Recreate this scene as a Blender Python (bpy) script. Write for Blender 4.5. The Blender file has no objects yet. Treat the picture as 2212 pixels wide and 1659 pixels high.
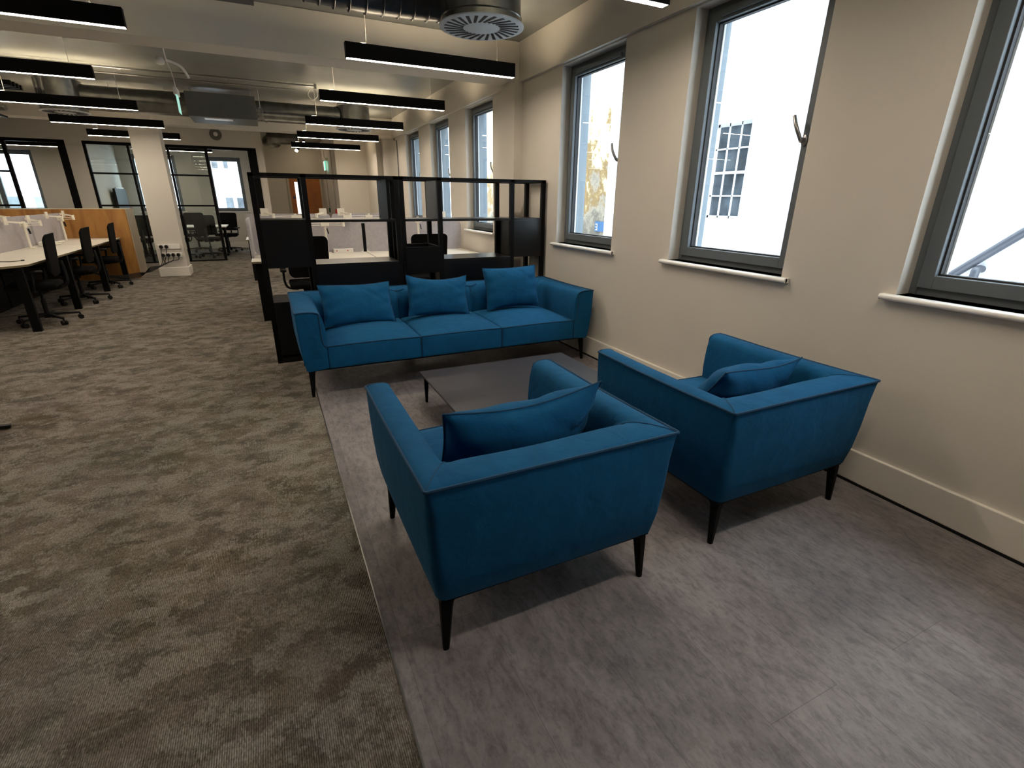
import bpy, bmesh, math, random
from mathutils import Vector, Matrix
PI = math.pi
SC = bpy.context.scene
COL = SC.collection
random.seed(7)

# ------------------------------------------------------------------ materials
def newmat(name):
    m = bpy.data.materials.new(name); m.use_nodes = True
    return m, m.node_tree, m.node_tree.nodes['Principled BSDF']

def N(nt, t, **kw):
    n = nt.nodes.new(t)
    for k, v in kw.items():
        if k in n.inputs: n.inputs[k].default_value = v
        else: setattr(n, k, v)
    return n

def objcoord(nt, scale=(1, 1, 1), rot=(0, 0, 0), loc=(0, 0, 0)):
    tc = N(nt, 'ShaderNodeTexCoord'); mp = N(nt, 'ShaderNodeMapping')
    mp.inputs['Scale'].default_value = scale; mp.inputs['Rotation'].default_value = rot
    mp.inputs['Location'].default_value = loc
    nt.links.new(tc.outputs['Object'], mp.inputs['Vector'])
    return mp.outputs['Vector']

def ramp(nt, fac, stops, interp='LINEAR'):
    r = N(nt, 'ShaderNodeValToRGB'); e = r.color_ramp.elements; r.color_ramp.interpolation = interp
    while len(e) < len(stops): e.new(0.5)
    for i, (p, c) in enumerate(stops):
        e[i].position = p; e[i].color = tuple(c) + (1,) if len(c) == 3 else c
    nt.links.new(fac, r.inputs['Fac'])
    return r.outputs['Color']

def plain(name, col, rough=0.5, metal=0.0, var=0.06, vscale=6.0, bump=0.0, bscale=200.0, spec=0.5, sheen=0.0):
    m, nt, b = newmat(name)
    v = objcoord(nt)
    no = N(nt, 'ShaderNodeTexNoise', Scale=vscale, Detail=4.0)
    nt.links.new(v, no.inputs['Vector'])
    lo = tuple(c * (1 - var) for c in col); hi = tuple(min(1, c * (1 + var)) for c in col)
    nt.links.new(ramp(nt, no.outputs['Fac'], [(0.3, lo), (0.7, hi)]), b.inputs['Base Color'])
    b.inputs['Roughness'].default_value = rough; b.inputs['Metallic'].default_value = metal
    b.inputs['Specular IOR Level'].default_value = spec
    if sheen: b.inputs['Sheen Weight'].default_value = sheen; b.inputs['Sheen Roughness'].default_value = 0.4
    if bump:
        n2 = N(nt, 'ShaderNodeTexNoise', Scale=bscale, Detail=3.0); nt.links.new(v, n2.inputs['Vector'])
        bp = N(nt, 'ShaderNodeBump', Strength=bump, Distance=0.002)
        nt.links.new(n2.outputs['Fac'], bp.inputs['Height']); nt.links.new(bp.outputs['Normal'], b.inputs['Normal'])
    return m

def emit(name, col, strength):
    m = bpy.data.materials.new(name); m.use_nodes = True; nt = m.node_tree
    for n in list(nt.nodes): nt.nodes.remove(n)
    e = N(nt, 'ShaderNodeEmission', Strength=strength); e.inputs['Color'].default_value = tuple(col) + (1,)
    o = N(nt, 'ShaderNodeOutputMaterial'); nt.links.new(e.outputs[0], o.inputs['Surface'])
    return m

def glassmat(name, tint=(0.93, 0.96, 0.96), refl=0.10):
    m = bpy.data.materials.new(name); m.use_nodes = True; nt = m.node_tree
    for n in list(nt.nodes): nt.nodes.remove(n)
    t = N(nt, 'ShaderNodeBsdfTransparent'); t.inputs['Color'].default_value = tuple(tint) + (1,)
    g = N(nt, 'ShaderNodeBsdfGlossy', Roughness=0.0)
    f = N(nt, 'ShaderNodeLayerWeight', Blend=0.5)
    pw = N(nt, 'ShaderNodeMath', operation='POWER'); pw.inputs[1].default_value = 5.0
    nt.links.new(f.outputs['Facing'], pw.inputs[0])
    mul = N(nt, 'ShaderNodeMath', operation='MULTIPLY_ADD'); mul.inputs[1].default_value = 0.8; mul.inputs[2].default_value = refl * 0.4
    nt.links.new(pw.outputs[0], mul.inputs[0])
    mx = N(nt, 'ShaderNodeMixShader'); nt.links.new(mul.outputs[0], mx.inputs[0])
    nt.links.new(t.outputs[0], mx.inputs[1]); nt.links.new(g.outputs[0], mx.inputs[2])
    o = N(nt, 'ShaderNodeOutputMaterial'); nt.links.new(mx.outputs[0], o.inputs['Surface'])
    return m

M = {}
M['wall'] = plain('wall_paint', (0.62, 0.58, 0.52), 0.75, var=0.02, vscale=2.0, bump=0.15, bscale=90)
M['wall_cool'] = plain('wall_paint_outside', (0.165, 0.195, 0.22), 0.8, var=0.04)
M['skirting'] = plain('skirting_paint', (0.76, 0.72, 0.65), 0.4, var=0.015)
M['ceiling'] = plain('ceiling_gloss_paint', (0.25, 0.255, 0.235), 0.27, var=0.10, vscale=1.3)
M['beam'] = plain('beam_paint', (0.76, 0.70, 0.61), 0.7, var=0.03, vscale=1.5)
M['frame'] = plain('window_frame_grey', (0.105, 0.122, 0.135), 0.5, var=0.03)
M['frame_dark'] = plain('window_gasket', (0.02, 0.02, 0.022), 0.6)
M['white_bead'] = plain('glazing_bead_white', (0.65, 0.65, 0.66), 0.4)
M['sill'] = plain('sill_paint', (0.86, 0.85, 0.82), 0.35, var=0.01)
M['steel'] = plain('brushed_steel', (0.42, 0.41, 0.40), 0.28, 0.9)
M['black_metal'] = plain('black_powder_coat', (0.003, 0.003, 0.0035), 0.5, var=0.1, spec=0.12)
M['black_lam'] = plain('black_laminate', (0.003, 0.003, 0.004), 0.30, var=0.1, spec=0.38)
M['black_plastic'] = plain('black_plastic', (0.006, 0.006, 0.0065), 0.5, var=0.1, spec=0.25)
M['black_mesh'] = plain('black_mesh_fabric', (0.004, 0.004, 0.0045), 0.9, var=0.2, vscale=300, spec=0.1)
M['table_top'] = plain('charcoal_table_laminate', (0.026, 0.024, 0.030), 0.40, var=0.05)
M['desk_white'] = plain('desk_white_laminate', (0.74, 0.70, 0.62), 0.4, var=0.02)
M['desk_edge'] = plain('desk_edge_ply', (0.16, 0.13, 0.07), 0.6)
M['screen'] = plain('grey_screen_felt', (0.40, 0.38, 0.40), 0.95, var=0.06, vscale=30, bump=0.4, bscale=500)
M['arm_white'] = plain('monitor_arm_white', (0.80, 0.76, 0.66), 0.4)
M['white_plastic'] = plain('white_plastic', (0.82, 0.80, 0.76), 0.35)
M['red_plastic'] = plain('red_plastic', (0.55, 0.02, 0.02), 0.4)
M['green_plastic'] = plain('green_plastic', (0.01, 0.10, 0.03), 0.4)
M['galv'] = plain('galvanised_steel', (0.30, 0.305, 0.29), 0.25, 0.9, var=0.25, vscale=9.0)
M['duct_dark'] = plain('dark_duct_insulation', (0.030, 0.032, 0.040), 0.4, var=0.3, vscale=15, bump=0.8, bscale=20)
M['grey_metal'] = plain('grey_unit_metal', (0.11, 0.115, 0.105), 0.5)
M['disc'] = plain('diffuser_disc_white', (0.62, 0.65, 0.66), 0.5)
M['led'] = emit('led_diffuser', (1.0, 0.85, 0.68), 56.0)
M['led_up'] = emit('led_uplight', (1.0, 0.81, 0.55), 75.0)
M['exit_glow'] = emit('exit_sign_glow', (0.20, 0.80, 0.52), 0.8)
M['exit_white'] = emit('exit_sign_white_glow', (0.75, 1.0, 0.88), 1.0)
M['spot_glow'] = emit('spotlight_glow', (1.0, 0.78, 0.52), 34.0)
M['glass'] = glassmat('window_glass')
M['glass_in'] = glassmat('partition_glass', (0.90, 0.95, 0.94), 0.14)
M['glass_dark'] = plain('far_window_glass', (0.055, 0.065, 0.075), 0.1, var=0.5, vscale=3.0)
M['wood_door'] = plain('orange_oak_door', (0.40, 0.135, 0.025), 0.5, var=0.18, vscale=3)
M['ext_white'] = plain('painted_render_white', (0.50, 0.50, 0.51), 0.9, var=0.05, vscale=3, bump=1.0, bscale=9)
M['ext_sill'] = plain('painted_stone_sill', (0.40, 0.39, 0.385), 0.9, bump=1, bscale=30)
M['pipe_grey'] = plain('grey_drainpipe', (0.035, 0.038, 0.05), 0.5)
M['blue_sign'] = plain('blue_sign_board', (0.004, 0.06, 0.16), 0.5)

# orange ply panel (vertical streaks of grain)
def wood():
    m, nt, b = newmat('orange_ply_panel')
    v = objcoord(nt, (1.5, 1.5, 0.35))
    n1 = N(nt, 'ShaderNodeTexNoise', Scale=5.0, Detail=7.0, Distortion=0.8); nt.links.new(v, n1.inputs['Vector'])
    c = ramp(nt, n1.outputs['Fac'], [(0.3, (0.24, 0.10, 0.022)), (0.5, (0.34, 0.155, 0.035)), (0.7, (0.42, 0.21, 0.055))])
    nt.links.new(c, b.inputs['Base Color']); b.inputs['Roughness'].default_value = 0.45
    return m
M['ply'] = wood()

def fabric(name, c0, c1):
    m, nt, b = newmat(name)
    v = objcoord(nt)
    n1 = N(nt, 'ShaderNodeTexNoise', Scale=420.0, Detail=2.0); nt.links.new(v, n1.inputs['Vector'])
    n2 = N(nt, 'ShaderNodeTexNoise', Scale=14.0, Detail=4.0); nt.links.new(v, n2.inputs['Vector'])
    ad = N(nt, 'ShaderNodeMath', operation='MULTIPLY_ADD'); ad.inputs[1].default_value = 0.6
    nt.links.new(n1.outputs['Fac'], ad.inputs[0])
    ml = N(nt, 'ShaderNodeMath', operation='MULTIPLY'); ml.inputs[1].default_value = 0.4
    nt.links.new(n2.outputs['Fac'], ml.inputs[0]); nt.links.new(ml.outputs[0], ad.inputs[2])
    nt.links.new(ramp(nt, ad.outputs[0], [(0.3, c0), (0.7, c1)]), b.inputs['Base Color'])
    b.inputs['Roughness'].default_value = 0.92; b.inputs['Specular IOR Level'].default_value = 0.2
    b.inputs['Sheen Weight'].default_value = 0.05; b.inputs['Sheen Roughness'].default_value = 0.5
    b.inputs['Sheen Tint'].default_value = (0.25, 0.6, 0.9, 1)
    n3 = N(nt, 'ShaderNodeTexNoise', Scale=9.0, Detail=3.0, Distortion=0.5); nt.links.new(v, n3.inputs['Vector'])
    bp = N(nt, 'ShaderNodeBump', Strength=0.38, Distance=0.02); nt.links.new(n3.outputs['Fac'], bp.inputs['Height'])
    b2 = N(nt, 'ShaderNodeBump', Strength=0.35, Distance=0.001); nt.links.new(n1.outputs['Fac'], b2.inputs['Height'])
    nt.links.new(bp.outputs['Normal'], b2.inputs['Normal']); nt.links.new(b2.outputs['Normal'], b.inputs['Normal'])
    return m
M['blue'] = fabric('teal_blue_wool', (0.002, 0.058, 0.145), (0.004, 0.092, 0.220))
M['piping'] = plain('blue_piping', (0.002, 0.045, 0.11), 0.9)

def carpet():
    m, nt, b = newmat('distressed_carpet')
    tc = N(nt, 'ShaderNodeTexCoord'); L = nt.links
    def noise(sc, scale, det=5.0, dist=0.0, rough=0.55, loc=(0, 0, 0)):
        mp = N(nt, 'ShaderNodeMapping'); mp.inputs['Scale'].default_value = sc; mp.inputs['Location'].default_value = loc
        L.new(tc.outputs['Object'], mp.inputs['Vector'])
        n = N(nt, 'ShaderNodeTexNoise', Scale=scale, Detail=det, Distortion=dist, Roughness=rough)
        L.new(mp.outputs['Vector'], n.inputs['Vector']); return n.outputs['Fac']
    def madd(a_, k, b_):
        n = N(nt, 'ShaderNodeMath', operation='MULTIPLY_ADD'); n.inputs[1].default_value = k
        L.new(a_, n.inputs[0])
        if isinstance(b_, (int, float)): n.inputs[2].default_value = b_
        else: L.new(b_, n.inputs[2])
        return n.outputs[0]
    def mix(fac, A_, B_, mode='MIX'):
        n = N(nt, 'ShaderNodeMix', data_type='RGBA', blend_type=mode)
        if isinstance(fac, float): n.inputs['Factor'].default_value = fac
        else: L.new(fac, n.inputs['Factor'])
        L.new(A_, n.inputs['A'])
        if isinstance(B_, tuple): n.inputs['B'].default_value = B_ + (1,)
        else: L.new(B_, n.inputs['B'])
        return n.outputs['Result']
    base = ramp(nt, noise((1, 1, 1), 2.2, 4, 0.4), [(0.32, (0.195, 0.162, 0.120)), (0.46, (0.225, 0.194, 0.160)), (0.58, (0.240, 0.203, 0.178)), (0.70, (0.205, 0.194, 0.166))])
    # rectangular woven cells, edges torn by noise
    dn = N(nt, 'ShaderNodeTexNoise', Scale=22.0, Detail=6.0, Roughness=0.7); L.new(tc.outputs['Object'], dn.inputs['Vector'])
    mp = N(nt, 'ShaderNodeMapping'); mp.inputs['Scale'].default_value = (9, 12, 1); L.new(tc.outputs['Object'], mp.inputs['Vector'])
    ax = N(nt, 'ShaderNodeVectorMath', operation='MULTIPLY_ADD'); ax.inputs[1].default_value = (1.1, 1.4, 0)
    L.new(dn.outputs['Color'], ax.inputs[0]); L.new(mp.outputs['Vector'], ax.inputs[2])
    vo = N(nt, 'ShaderNodeTexVoronoi', Scale=1.0, distance='CHEBYCHEV'); vo.inputs['Randomness'].default_value = 0.85
    L.new(ax.outputs['Vector'], vo.inputs['Vector'])
    sp = N(nt, 'ShaderNodeSeparateColor'); L.new(vo.outputs['Color'], sp.inputs[0])
    big = noise((1, 1.25, 1), 5.0, 9, 0.3, 0.74)
    yarn = noise((1.0, 0.35, 1), 90.0, 3, 0.0, 0.6)
    d = madd(sp.outputs[0], 0.16, madd(yarn, 0.30, big))
    dark = ramp(nt, d, [(0.670, (0, 0, 0)), (0.74, (.38, .38, .38)), (0.88, (.68, .68, .68))])
    dk = ramp(nt, noise((1, 1, 1), 5.0, 2), [(0.36, (0.058, 0.064, 0.050)), (0.62, (0.085, 0.066, 0.048))])
    c = mix(dark, base, dk)
    big2 = noise((1, 1.3, 1), 6.0, 9, 0.3, 0.76, (7.3, 2.1, 0))
    d2 = madd(sp.outputs[1], 0.12, madd(yarn, 0.42, big2))
    lite = ramp(nt, d2, [(0.745, (0, 0, 0)), (0.82, (.6, .6, .6)), (0.95, (.85, .85, .85))])
    c = mix(lite, c, (0.345, 0.320, 0.285))
    c = mix(1.0, c, ramp(nt, noise((1.2, 0.45, 1), 170.0, 2), [(0.34, (0.66, 0.66, 0.66)), (0.66, (1.34, 1.34, 1.34))]), 'MULTIPLY')
    wv = N(nt, 'ShaderNodeTexWave', Scale=52.0, Distortion=0.8, bands_direction='X'); L.new(tc.outputs['Object'], wv.inputs['Vector'])
    c = mix(0.7, c, ramp(nt, wv.outputs['Fac'], [(0.0, (0.84, 0.84, 0.84)), (1.0, (1.10, 1.10, 1.10))]), 'MULTIPLY')
    # half-metre carpet tiles: very faint change of tone from tile to tile
    br = N(nt, 'ShaderNodeTexBrick', Scale=1.0); br.offset = 0.5
    br.inputs['Brick Width'].default_value = 1.0; br.inputs['Row Height'].default_value = 0.25; br.inputs['Mortar Size'].default_value = 0.0
    br.inputs['Color1'].default_value = (0.93, 0.93, 0.93, 1); br.inputs['Color2'].default_value = (1.06, 1.05, 1.04, 1)
    mp2 = N(nt, 'ShaderNodeMapping'); mp2.inputs['Rotation'].default_value = (0, 0, PI / 2); L.new(tc.outputs['Object'], mp2.inputs['Vector']); L.new(mp2.outputs['Vector'], br.inputs['Vector'])
    c = mix(1.0, c, br.outputs['Color'], 'MULTIPLY')
    L.new(c, b.inputs['Base Color'])
    b.inputs['Roughness'].default_value = 1.0; b.inputs['Specular IOR Level'].default_value = 0.1
    bp = N(nt, 'ShaderNodeBump', Strength=0.8, Distance=0.006)
    L.new(madd(yarn, 1.0, wv.outputs['Fac']), bp.inputs['Height']); L.new(bp.outputs['Normal'], b.inputs['Normal'])
    return m
M['carpet'] = carpet()

def vinyl():
    m, nt, b = newmat('concrete_look_vinyl')
    tc = N(nt, 'ShaderNodeTexCoord'); L = nt.links
    def noise(sc, scale, det=6.0, dist=0.0, rough=0.6):
        mp = N(nt, 'ShaderNodeMapping'); mp.inputs['Scale'].default_value = sc
        L.new(tc.outputs['Object'], mp.inputs['Vector'])
        n = N(nt, 'ShaderNodeTexNoise', Scale=scale, Detail=det, Distortion=dist, Roughness=rough)
        L.new(mp.outputs['Vector'], n.inputs['Vector']); return n.outputs['Fac']
    c1 = ramp(nt, noise((1.6, 0.75, 1), 4.0, 10, 0.4, 0.74), [(0.30, (0.140, 0.126, 0.128)), (0.5, (0.215, 0.195, 0.196)), (0.70, (0.275, 0.254, 0.252))])
    c2 = ramp(nt, noise((3.2, 1.2, 1), 11.0, 8, 0.3, 0.75), [(0.38, (0.62, 0.62, 0.66)), (0.52, (1.0, 1.0, 1.0)), (0.75, (1.12, 1.11, 1.10))])
    c3 = ramp(nt, noise((1, 1, 1), 60.0, 4), [(0.30, (0.85, 0.85, 0.85)), (0.6, (1.05, 1.05, 1.05))])
    m1 = N(nt, 'ShaderNodeMix', data_type='RGBA', blend_type='MULTIPLY'); m1.inputs['Factor'].default_value = 0.9
    L.new(c1, m1.inputs['A']); L.new(c2, m1.inputs['B'])
    m2 = N(nt, 'ShaderNodeMix', data_type='RGBA', blend_type='MULTIPLY'); m2.inputs['Factor'].default_value = 0.7
    L.new(m1.outputs['Result'], m2.inputs['A']); L.new(c3, m2.inputs['B'])
    # plank layout: long joints run down the room
    mp = N(nt, 'ShaderNodeMapping'); mp.inputs['Rotation'].default_value = (0, 0, PI / 2); mp.inputs['Location'].default_value = (0.13, 0.08, 0)
    L.new(tc.outputs['Object'], mp.inputs['Vector'])
    br = N(nt, 'ShaderNodeTexBrick', Scale=1.0); br.offset = 0.37
    br.inputs['Brick Width'].default_value = 1.22; br.inputs['Row Height'].default_value = 0.305
    br.inputs['Mortar Size'].default_value = 0.0009; br.inputs['Mortar Smooth'].default_value = 0.3
    br.inputs['Color1'].default_value = (0.88, 0.88, 0.88, 1); br.inputs['Color2'].default_value = (1.10, 1.10, 1.10, 1)
    br.inputs['Mortar'].default_value = (0.55, 0.55, 0.55, 1)
    L.new(mp.outputs['Vector'], br.inputs['Vector'])
    m3 = N(nt, 'ShaderNodeMix', data_type='RGBA', blend_type='MULTIPLY'); m3.inputs['Factor'].default_value = 1.0
    L.new(m2.outputs['Result'], m3.inputs['A']); L.new(br.outputs['Color'], m3.inputs['B'])
    L.new(m3.outputs['Result'], b.inputs['Base Color'])
    b.inputs['Roughness'].default_value = 0.48; b.inputs['Specular IOR Level'].default_value = 0.4
    bp = N(nt, 'ShaderNodeBump', Strength=0.12, Distance=0.003); L.new(noise((3, 1, 1), 30, 4), bp.inputs['Height'])
    L.new(bp.outputs['Normal'], b.inputs['Normal'])
    return m
M['vinyl'] = vinyl()

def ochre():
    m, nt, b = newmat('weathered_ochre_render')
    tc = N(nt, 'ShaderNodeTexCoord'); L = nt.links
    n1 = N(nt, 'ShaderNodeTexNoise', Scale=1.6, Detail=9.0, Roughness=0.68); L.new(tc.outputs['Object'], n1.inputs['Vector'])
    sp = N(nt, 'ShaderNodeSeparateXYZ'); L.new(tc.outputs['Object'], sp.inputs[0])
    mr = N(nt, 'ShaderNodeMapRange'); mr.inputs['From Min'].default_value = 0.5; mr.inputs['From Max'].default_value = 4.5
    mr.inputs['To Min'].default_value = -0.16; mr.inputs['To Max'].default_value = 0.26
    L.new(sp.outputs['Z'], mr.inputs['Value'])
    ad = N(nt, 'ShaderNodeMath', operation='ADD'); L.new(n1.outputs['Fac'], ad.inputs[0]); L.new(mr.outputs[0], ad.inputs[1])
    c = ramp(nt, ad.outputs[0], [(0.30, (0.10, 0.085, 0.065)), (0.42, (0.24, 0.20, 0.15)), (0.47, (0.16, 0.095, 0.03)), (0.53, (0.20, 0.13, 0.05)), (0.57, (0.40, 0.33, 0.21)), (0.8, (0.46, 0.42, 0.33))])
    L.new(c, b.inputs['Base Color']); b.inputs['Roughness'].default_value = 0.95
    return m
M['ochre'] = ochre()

# ------------------------------------------------------------------ mesh builder
class MB:
    def __init__(s): s.v = []; s.f = []; s.mi = []; s.cur = 0
    def mat(s, i): s.cur = i; return s
    def add(s, vs, fs):
        o = len(s.v); s.v += [Vector(p) for p in vs]
        for f in fs: s.f.append([o + i for i in f]); s.mi.append(s.cur)
        return s
    def box(s, x0, x1, y0, y1, z0, z1):
        vs = [(x, y, z) for x in (x0, x1) for y in (y0, y1) for z in (z0, z1)]
        return s.add(vs, [(0, 1, 3, 2), (4, 6, 7, 5), (0, 4, 5, 1), (2, 3, 7, 6), (0, 2, 6, 4), (1, 5, 7, 3)])
    def obox(s, c, dx, dy, dz, rot=None):
        R = rot or Matrix.Identity(3); c = Vector(c)
        vs = [c + R @ Vector((x * dx / 2, y * dy / 2, z * dz / 2)) for x in (-1, 1) for y in (-1, 1) for z in (-1, 1)]
        return s.add(vs, [(0, 1, 3, 2), (4, 6, 7, 5), (0, 4, 5, 1), (2, 3, 7, 6), (0, 2, 6, 4), (1, 5, 7, 3)])
    def beam(s, a, b, w, h, w2=None, h2=None, up=(0, 0, 1)):
        a = Vector(a); b = Vector(b); d = (b - a).normalized(); up = Vector(up)
        if abs(d.dot(up)) > 0.98: up = Vector((0, 1, 0))
        r = d.cross(up).normalized(); u = r.cross(d)
        w2 = w if w2 is None else w2; h2 = h if h2 is None else h2
        vs = [a + r * x * w / 2 + u * y * h / 2 for x, y in ((-1, -1), (1, -1), (1, 1), (-1, 1))] + \
             [b + r * x * w2 / 2 + u * y * h2 / 2 for x, y in ((-1, -1), (1, -1), (1, 1), (-1, 1))]
        return s.add(vs, [(3, 2, 1, 0), (4, 5, 6, 7), (0, 1, 5, 4), (1, 2, 6, 5), (2, 3, 7, 6), (3, 0, 4, 7)])
    def cyl(s, a, b, r0, r1=None, n=16, cap=True):
        r1 = r0 if r1 is None else r1
        a = Vector(a); b = Vector(b); d = (b - a).normalized()
        up = Vector((0, 0, 1)) if abs(d.z) < 0.9 else Vector((1, 0, 0))
        r = d.cross(up).normalized(); u = r.cross(d)
        vs = []
        for c, R in ((a, r0), (b, r1)):
            for i in range(n):
                t = 2 * PI * i / n; vs.append(c + r * math.cos(t) * R + u * math.sin(t) * R)
        fs = [(i, (i + 1) % n, n + (i + 1) % n, n + i) for i in range(n)]
        if cap: fs += [tuple(range(n))[::-1], tuple(range(n, 2 * n))]
        return s.add(vs, fs)
    def lathe(s, c, prof, n=24, axis='z'):
        vs = []; c = Vector(c)
        for r, z in prof:
            for i in range(n):
                t = 2 * PI * i / n; vs.append(c + Vector((r * math.cos(t), r * math.sin(t), z)))
        fs = []
        for k in range(len(prof) - 1):
            for i in range(n):
                j = (i + 1) % n; fs.append((k * n + i, k * n + j, (k + 1) * n + j, (k + 1) * n + i))
        fs += [tuple(range(n))[::-1], tuple(range((len(prof) - 1) * n, len(prof) * n))]
        return s.add(vs, fs)
    def tube(s, pts, r, n=8):
        pts = [Vector(p) for p in pts]; vs = []; prev = None
        for i, p in enumerate(pts):
            d = (pts[min(i + 1, len(pts) - 1)] - pts[max(i - 1, 0)]).normalized()
            if prev is None:
                up = Vector((0, 0, 1)) if abs(d.z) < 0.9 else Vector((1, 0, 0)); rr = d.cross(up).normalized()
            else:
                rr = (prev - d * prev.dot(d)).normalized()
            prev = rr; u = rr.cross(d)
            for k in range(n):
                t = 2 * PI * k / n; vs.append(p + rr * math.cos(t) * r + u * math.sin(t) * r)
        fs = []
        for i in range(len(pts) - 1):
            for k in range(n):
                j = (k + 1) % n; fs.append((i * n + k, i * n + j, (i + 1) * n + j, (i + 1) * n + k))
        fs += [tuple(range(n))[::-1], tuple(range((len(pts) - 1) * n, len(pts) * n))]
        return s.add(vs, fs)
    def softbox(s, x0, x1, y0, y1, z0, z1, r=0.03, n=10, bulge=(0, 0, 0, 0, 0, 0), fn=None):
        """rounded box; bulge = -x,+x,-y,+y,-z,+z puff of each face"""
        c = Vector(((x0 + x1) / 2, (y0 + y1) / 2, (z0 + z1) / 2)); h = Vector(((x1 - x0) / 2, (y1 - y0) / 2, (z1 - z0) / 2))
        r = min(r, h.x, h.y, h.z)
        def ticks(hh):
            core = [-hh + r + (2 * (hh - r)) * i / n for i in range(n + 1)]
            e = [-hh + r * t for t in (0, 0.25, 0.6)]; e2 = [hh - r * t for t in (0.6, 0.25, 0)]
            return e + core + e2
        T = [ticks(h.x), ticks(h.y), ticks(h.z)]; idx = {}; vs = []; fs = []
        def vert(i, j, k):
            key = (i, j, k)
            if key in idx: return idx[key]
            p = Vector((T[0][i], T[1][j], T[2][k]))
            q = Vector([max(-(h[a] - r), min(h[a] - r, p[a])) for a in range(3)])
            d = p - q
            if d.length > 1e-9:
                m_ = max(abs(d.x), abs(d.y), abs(d.z)); p2 = q + d.normalized() * r * (m_ / r if m_ < r else 1)
            else: p2 = p
            u = [p[a] / h[a] for a in range(3)]
            w = [(1 - u[a] ** 2) for a in range(3)]
            out = Vector(p2)
            out.x += (bulge[1] if u[0] > 0 else -bulge[0]) * abs(u[0]) * w[1] * w[2]
            out.y += (bulge[3] if u[1] > 0 else -bulge[2]) * abs(u[1]) * w[0] * w[2]
            out.z += (bulge[5] if u[2] > 0 else -bulge[4]) * abs(u[2]) * w[0] ** 0.7 * w[1] ** 0.7
            out += c
            if fn: out = fn(out, u)
            idx[key] = len(vs); vs.append(out); return idx[key]
        nx, ny, nz = [len(t) - 1 for t in T]
        for j in range(ny):
            for k in range(nz):
                fs.append((vert(0, j, k), vert(0, j, k + 1), vert(0, j + 1, k + 1), vert(0, j + 1, k)))
                fs.append((vert(nx, j, k), vert(nx, j + 1, k), vert(nx, j + 1, k + 1), vert(nx, j, k + 1)))
        for i in range(nx):
            for k in range(nz):
                fs.append((vert(i, 0, k), vert(i + 1, 0, k), vert(i + 1, 0, k + 1), vert(i, 0, k + 1)))
                fs.append((vert(i, ny, k), vert(i, ny, k + 1), vert(i + 1, ny, k + 1), vert(i + 1, ny, k)))
        for i in range(nx):
            for j in range(ny):
                fs.append((vert(i, j, 0), vert(i, j + 1, 0), vert(i + 1, j + 1, 0), vert(i + 1, j, 0)))
                fs.append((vert(i, j, nz), vert(i + 1, j, nz), vert(i + 1, j + 1, nz), vert(i, j + 1, nz)))
        return s.add(vs, fs)
    def build(s, name, mats, parent=None, smooth=35, bevel=0.0, local=False, keep=False):
        """vertices are world coordinates unless local"""
        if not isinstance(mats, (list, tuple)): mats = [mats]
        if parent is not None: o0 = Vector(parent.get('_w', (0, 0, 0))) if not local else Vector((0, 0, 0))
        elif keep: o0 = Vector((0, 0, 0))
        else:
            xs = [p.x for p in s.v]; ys = [p.y for p in s.v]; zs = [p.z for p in s.v]
            o0 = Vector(((min(xs) + max(xs)) / 2, (min(ys) + max(ys)) / 2, min(zs)))
        me = bpy.data.meshes.new(name); me.from_pydata([p - o0 for p in s.v], [], s.f)
        for m in mats: me.materials.append(M[m] if isinstance(m, str) else m)
        for i, p in enumerate(me.polygons): p.material_index = s.mi[i]
        bm = bmesh.new(); bm.from_mesh(me); bmesh.ops.recalc_face_normals(bm, faces=bm.faces); bm.to_mesh(me); bm.free()
        if smooth:
            me.shade_smooth(); me.set_sharp_from_angle(angle=math.radians(smooth))
        o = bpy.data.objects.new(name, me); COL.objects.link(o)
        if parent is not None: o.parent = parent; TMP[o.name] = TMP.get(parent.name, Vector((0, 0, 0)))
        else: o.location = o0; TMP[o.name] = o0
        o['_w'] = tuple(o0) if not local else (0, 0, 0)
        if bevel:
            bv = o.modifiers.new('bevel', 'BEVEL'); bv.width = bevel; bv.segments = 2; bv.limit_method = 'ANGLE'
        return o
TMP = {}

def empty(name, label, cat, loc=(0, 0, 0), rz=0.0, group=None, local=False):
    o = bpy.data.objects.new(name, None); COL.objects.link(o)
    o.location = loc; o.rotation_euler = (0, 0, rz); o.empty_display_size = 0.1
    o['label'] = label; o['category'] = cat
    if group: o['group'] = group
    o['_w'] = (0, 0, 0) if local else tuple(loc)
    return o
def tag(o, label, cat, group=None, kind=None):
    o['label'] = label; o['category'] = cat
    if group: o['group'] = group
    if kind: o['kind'] = kind
    return o
def struct(o): o['kind'] = 'structure'; return o
def copy_tree(o, parent=None):
    c = o.copy(); COL.objects.link(c)
    if parent is not None: c.parent = parent
    for ch in [k for k in bpy.data.objects if k.parent == o]: copy_tree(ch, c)
    return c
def dup(root, loc, rz, label, group=None):
    c = copy_tree(root); c.location = loc; c.rotation_euler = (0, 0, rz); c['label'] = label
    if group: c['group'] = group
    return c

# ------------------------------------------------------------------ camera
cam = bpy.data.cameras.new('camera'); co = bpy.data.objects.new('camera', cam); COL.objects.link(co)
yaw, pit, rol = 0.44746728, -0.357957376, 0.00906724745
f = Vector((math.sin(yaw) * math.cos(pit), math.cos(yaw) * math.cos(pit), math.sin(pit)))
r = Vector((math.cos(yaw), -math.sin(yaw), 0)); u = r.cross(f)
r2 = r * math.cos(rol) + u * math.sin(rol); u2 = u * math.cos(rol) - r * math.sin(rol)
mw = Matrix((r2, u2, -f)).transposed().to_4x4(); mw.translation = Vector((0, 0, 1.45))
co.matrix_world = mw
cam.sensor_width = 36.0; cam.lens = 36.0 * 1065.81438 / 2212.0; cam.clip_start = 0.05; cam.clip_end = 200
SC.camera = co

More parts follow.
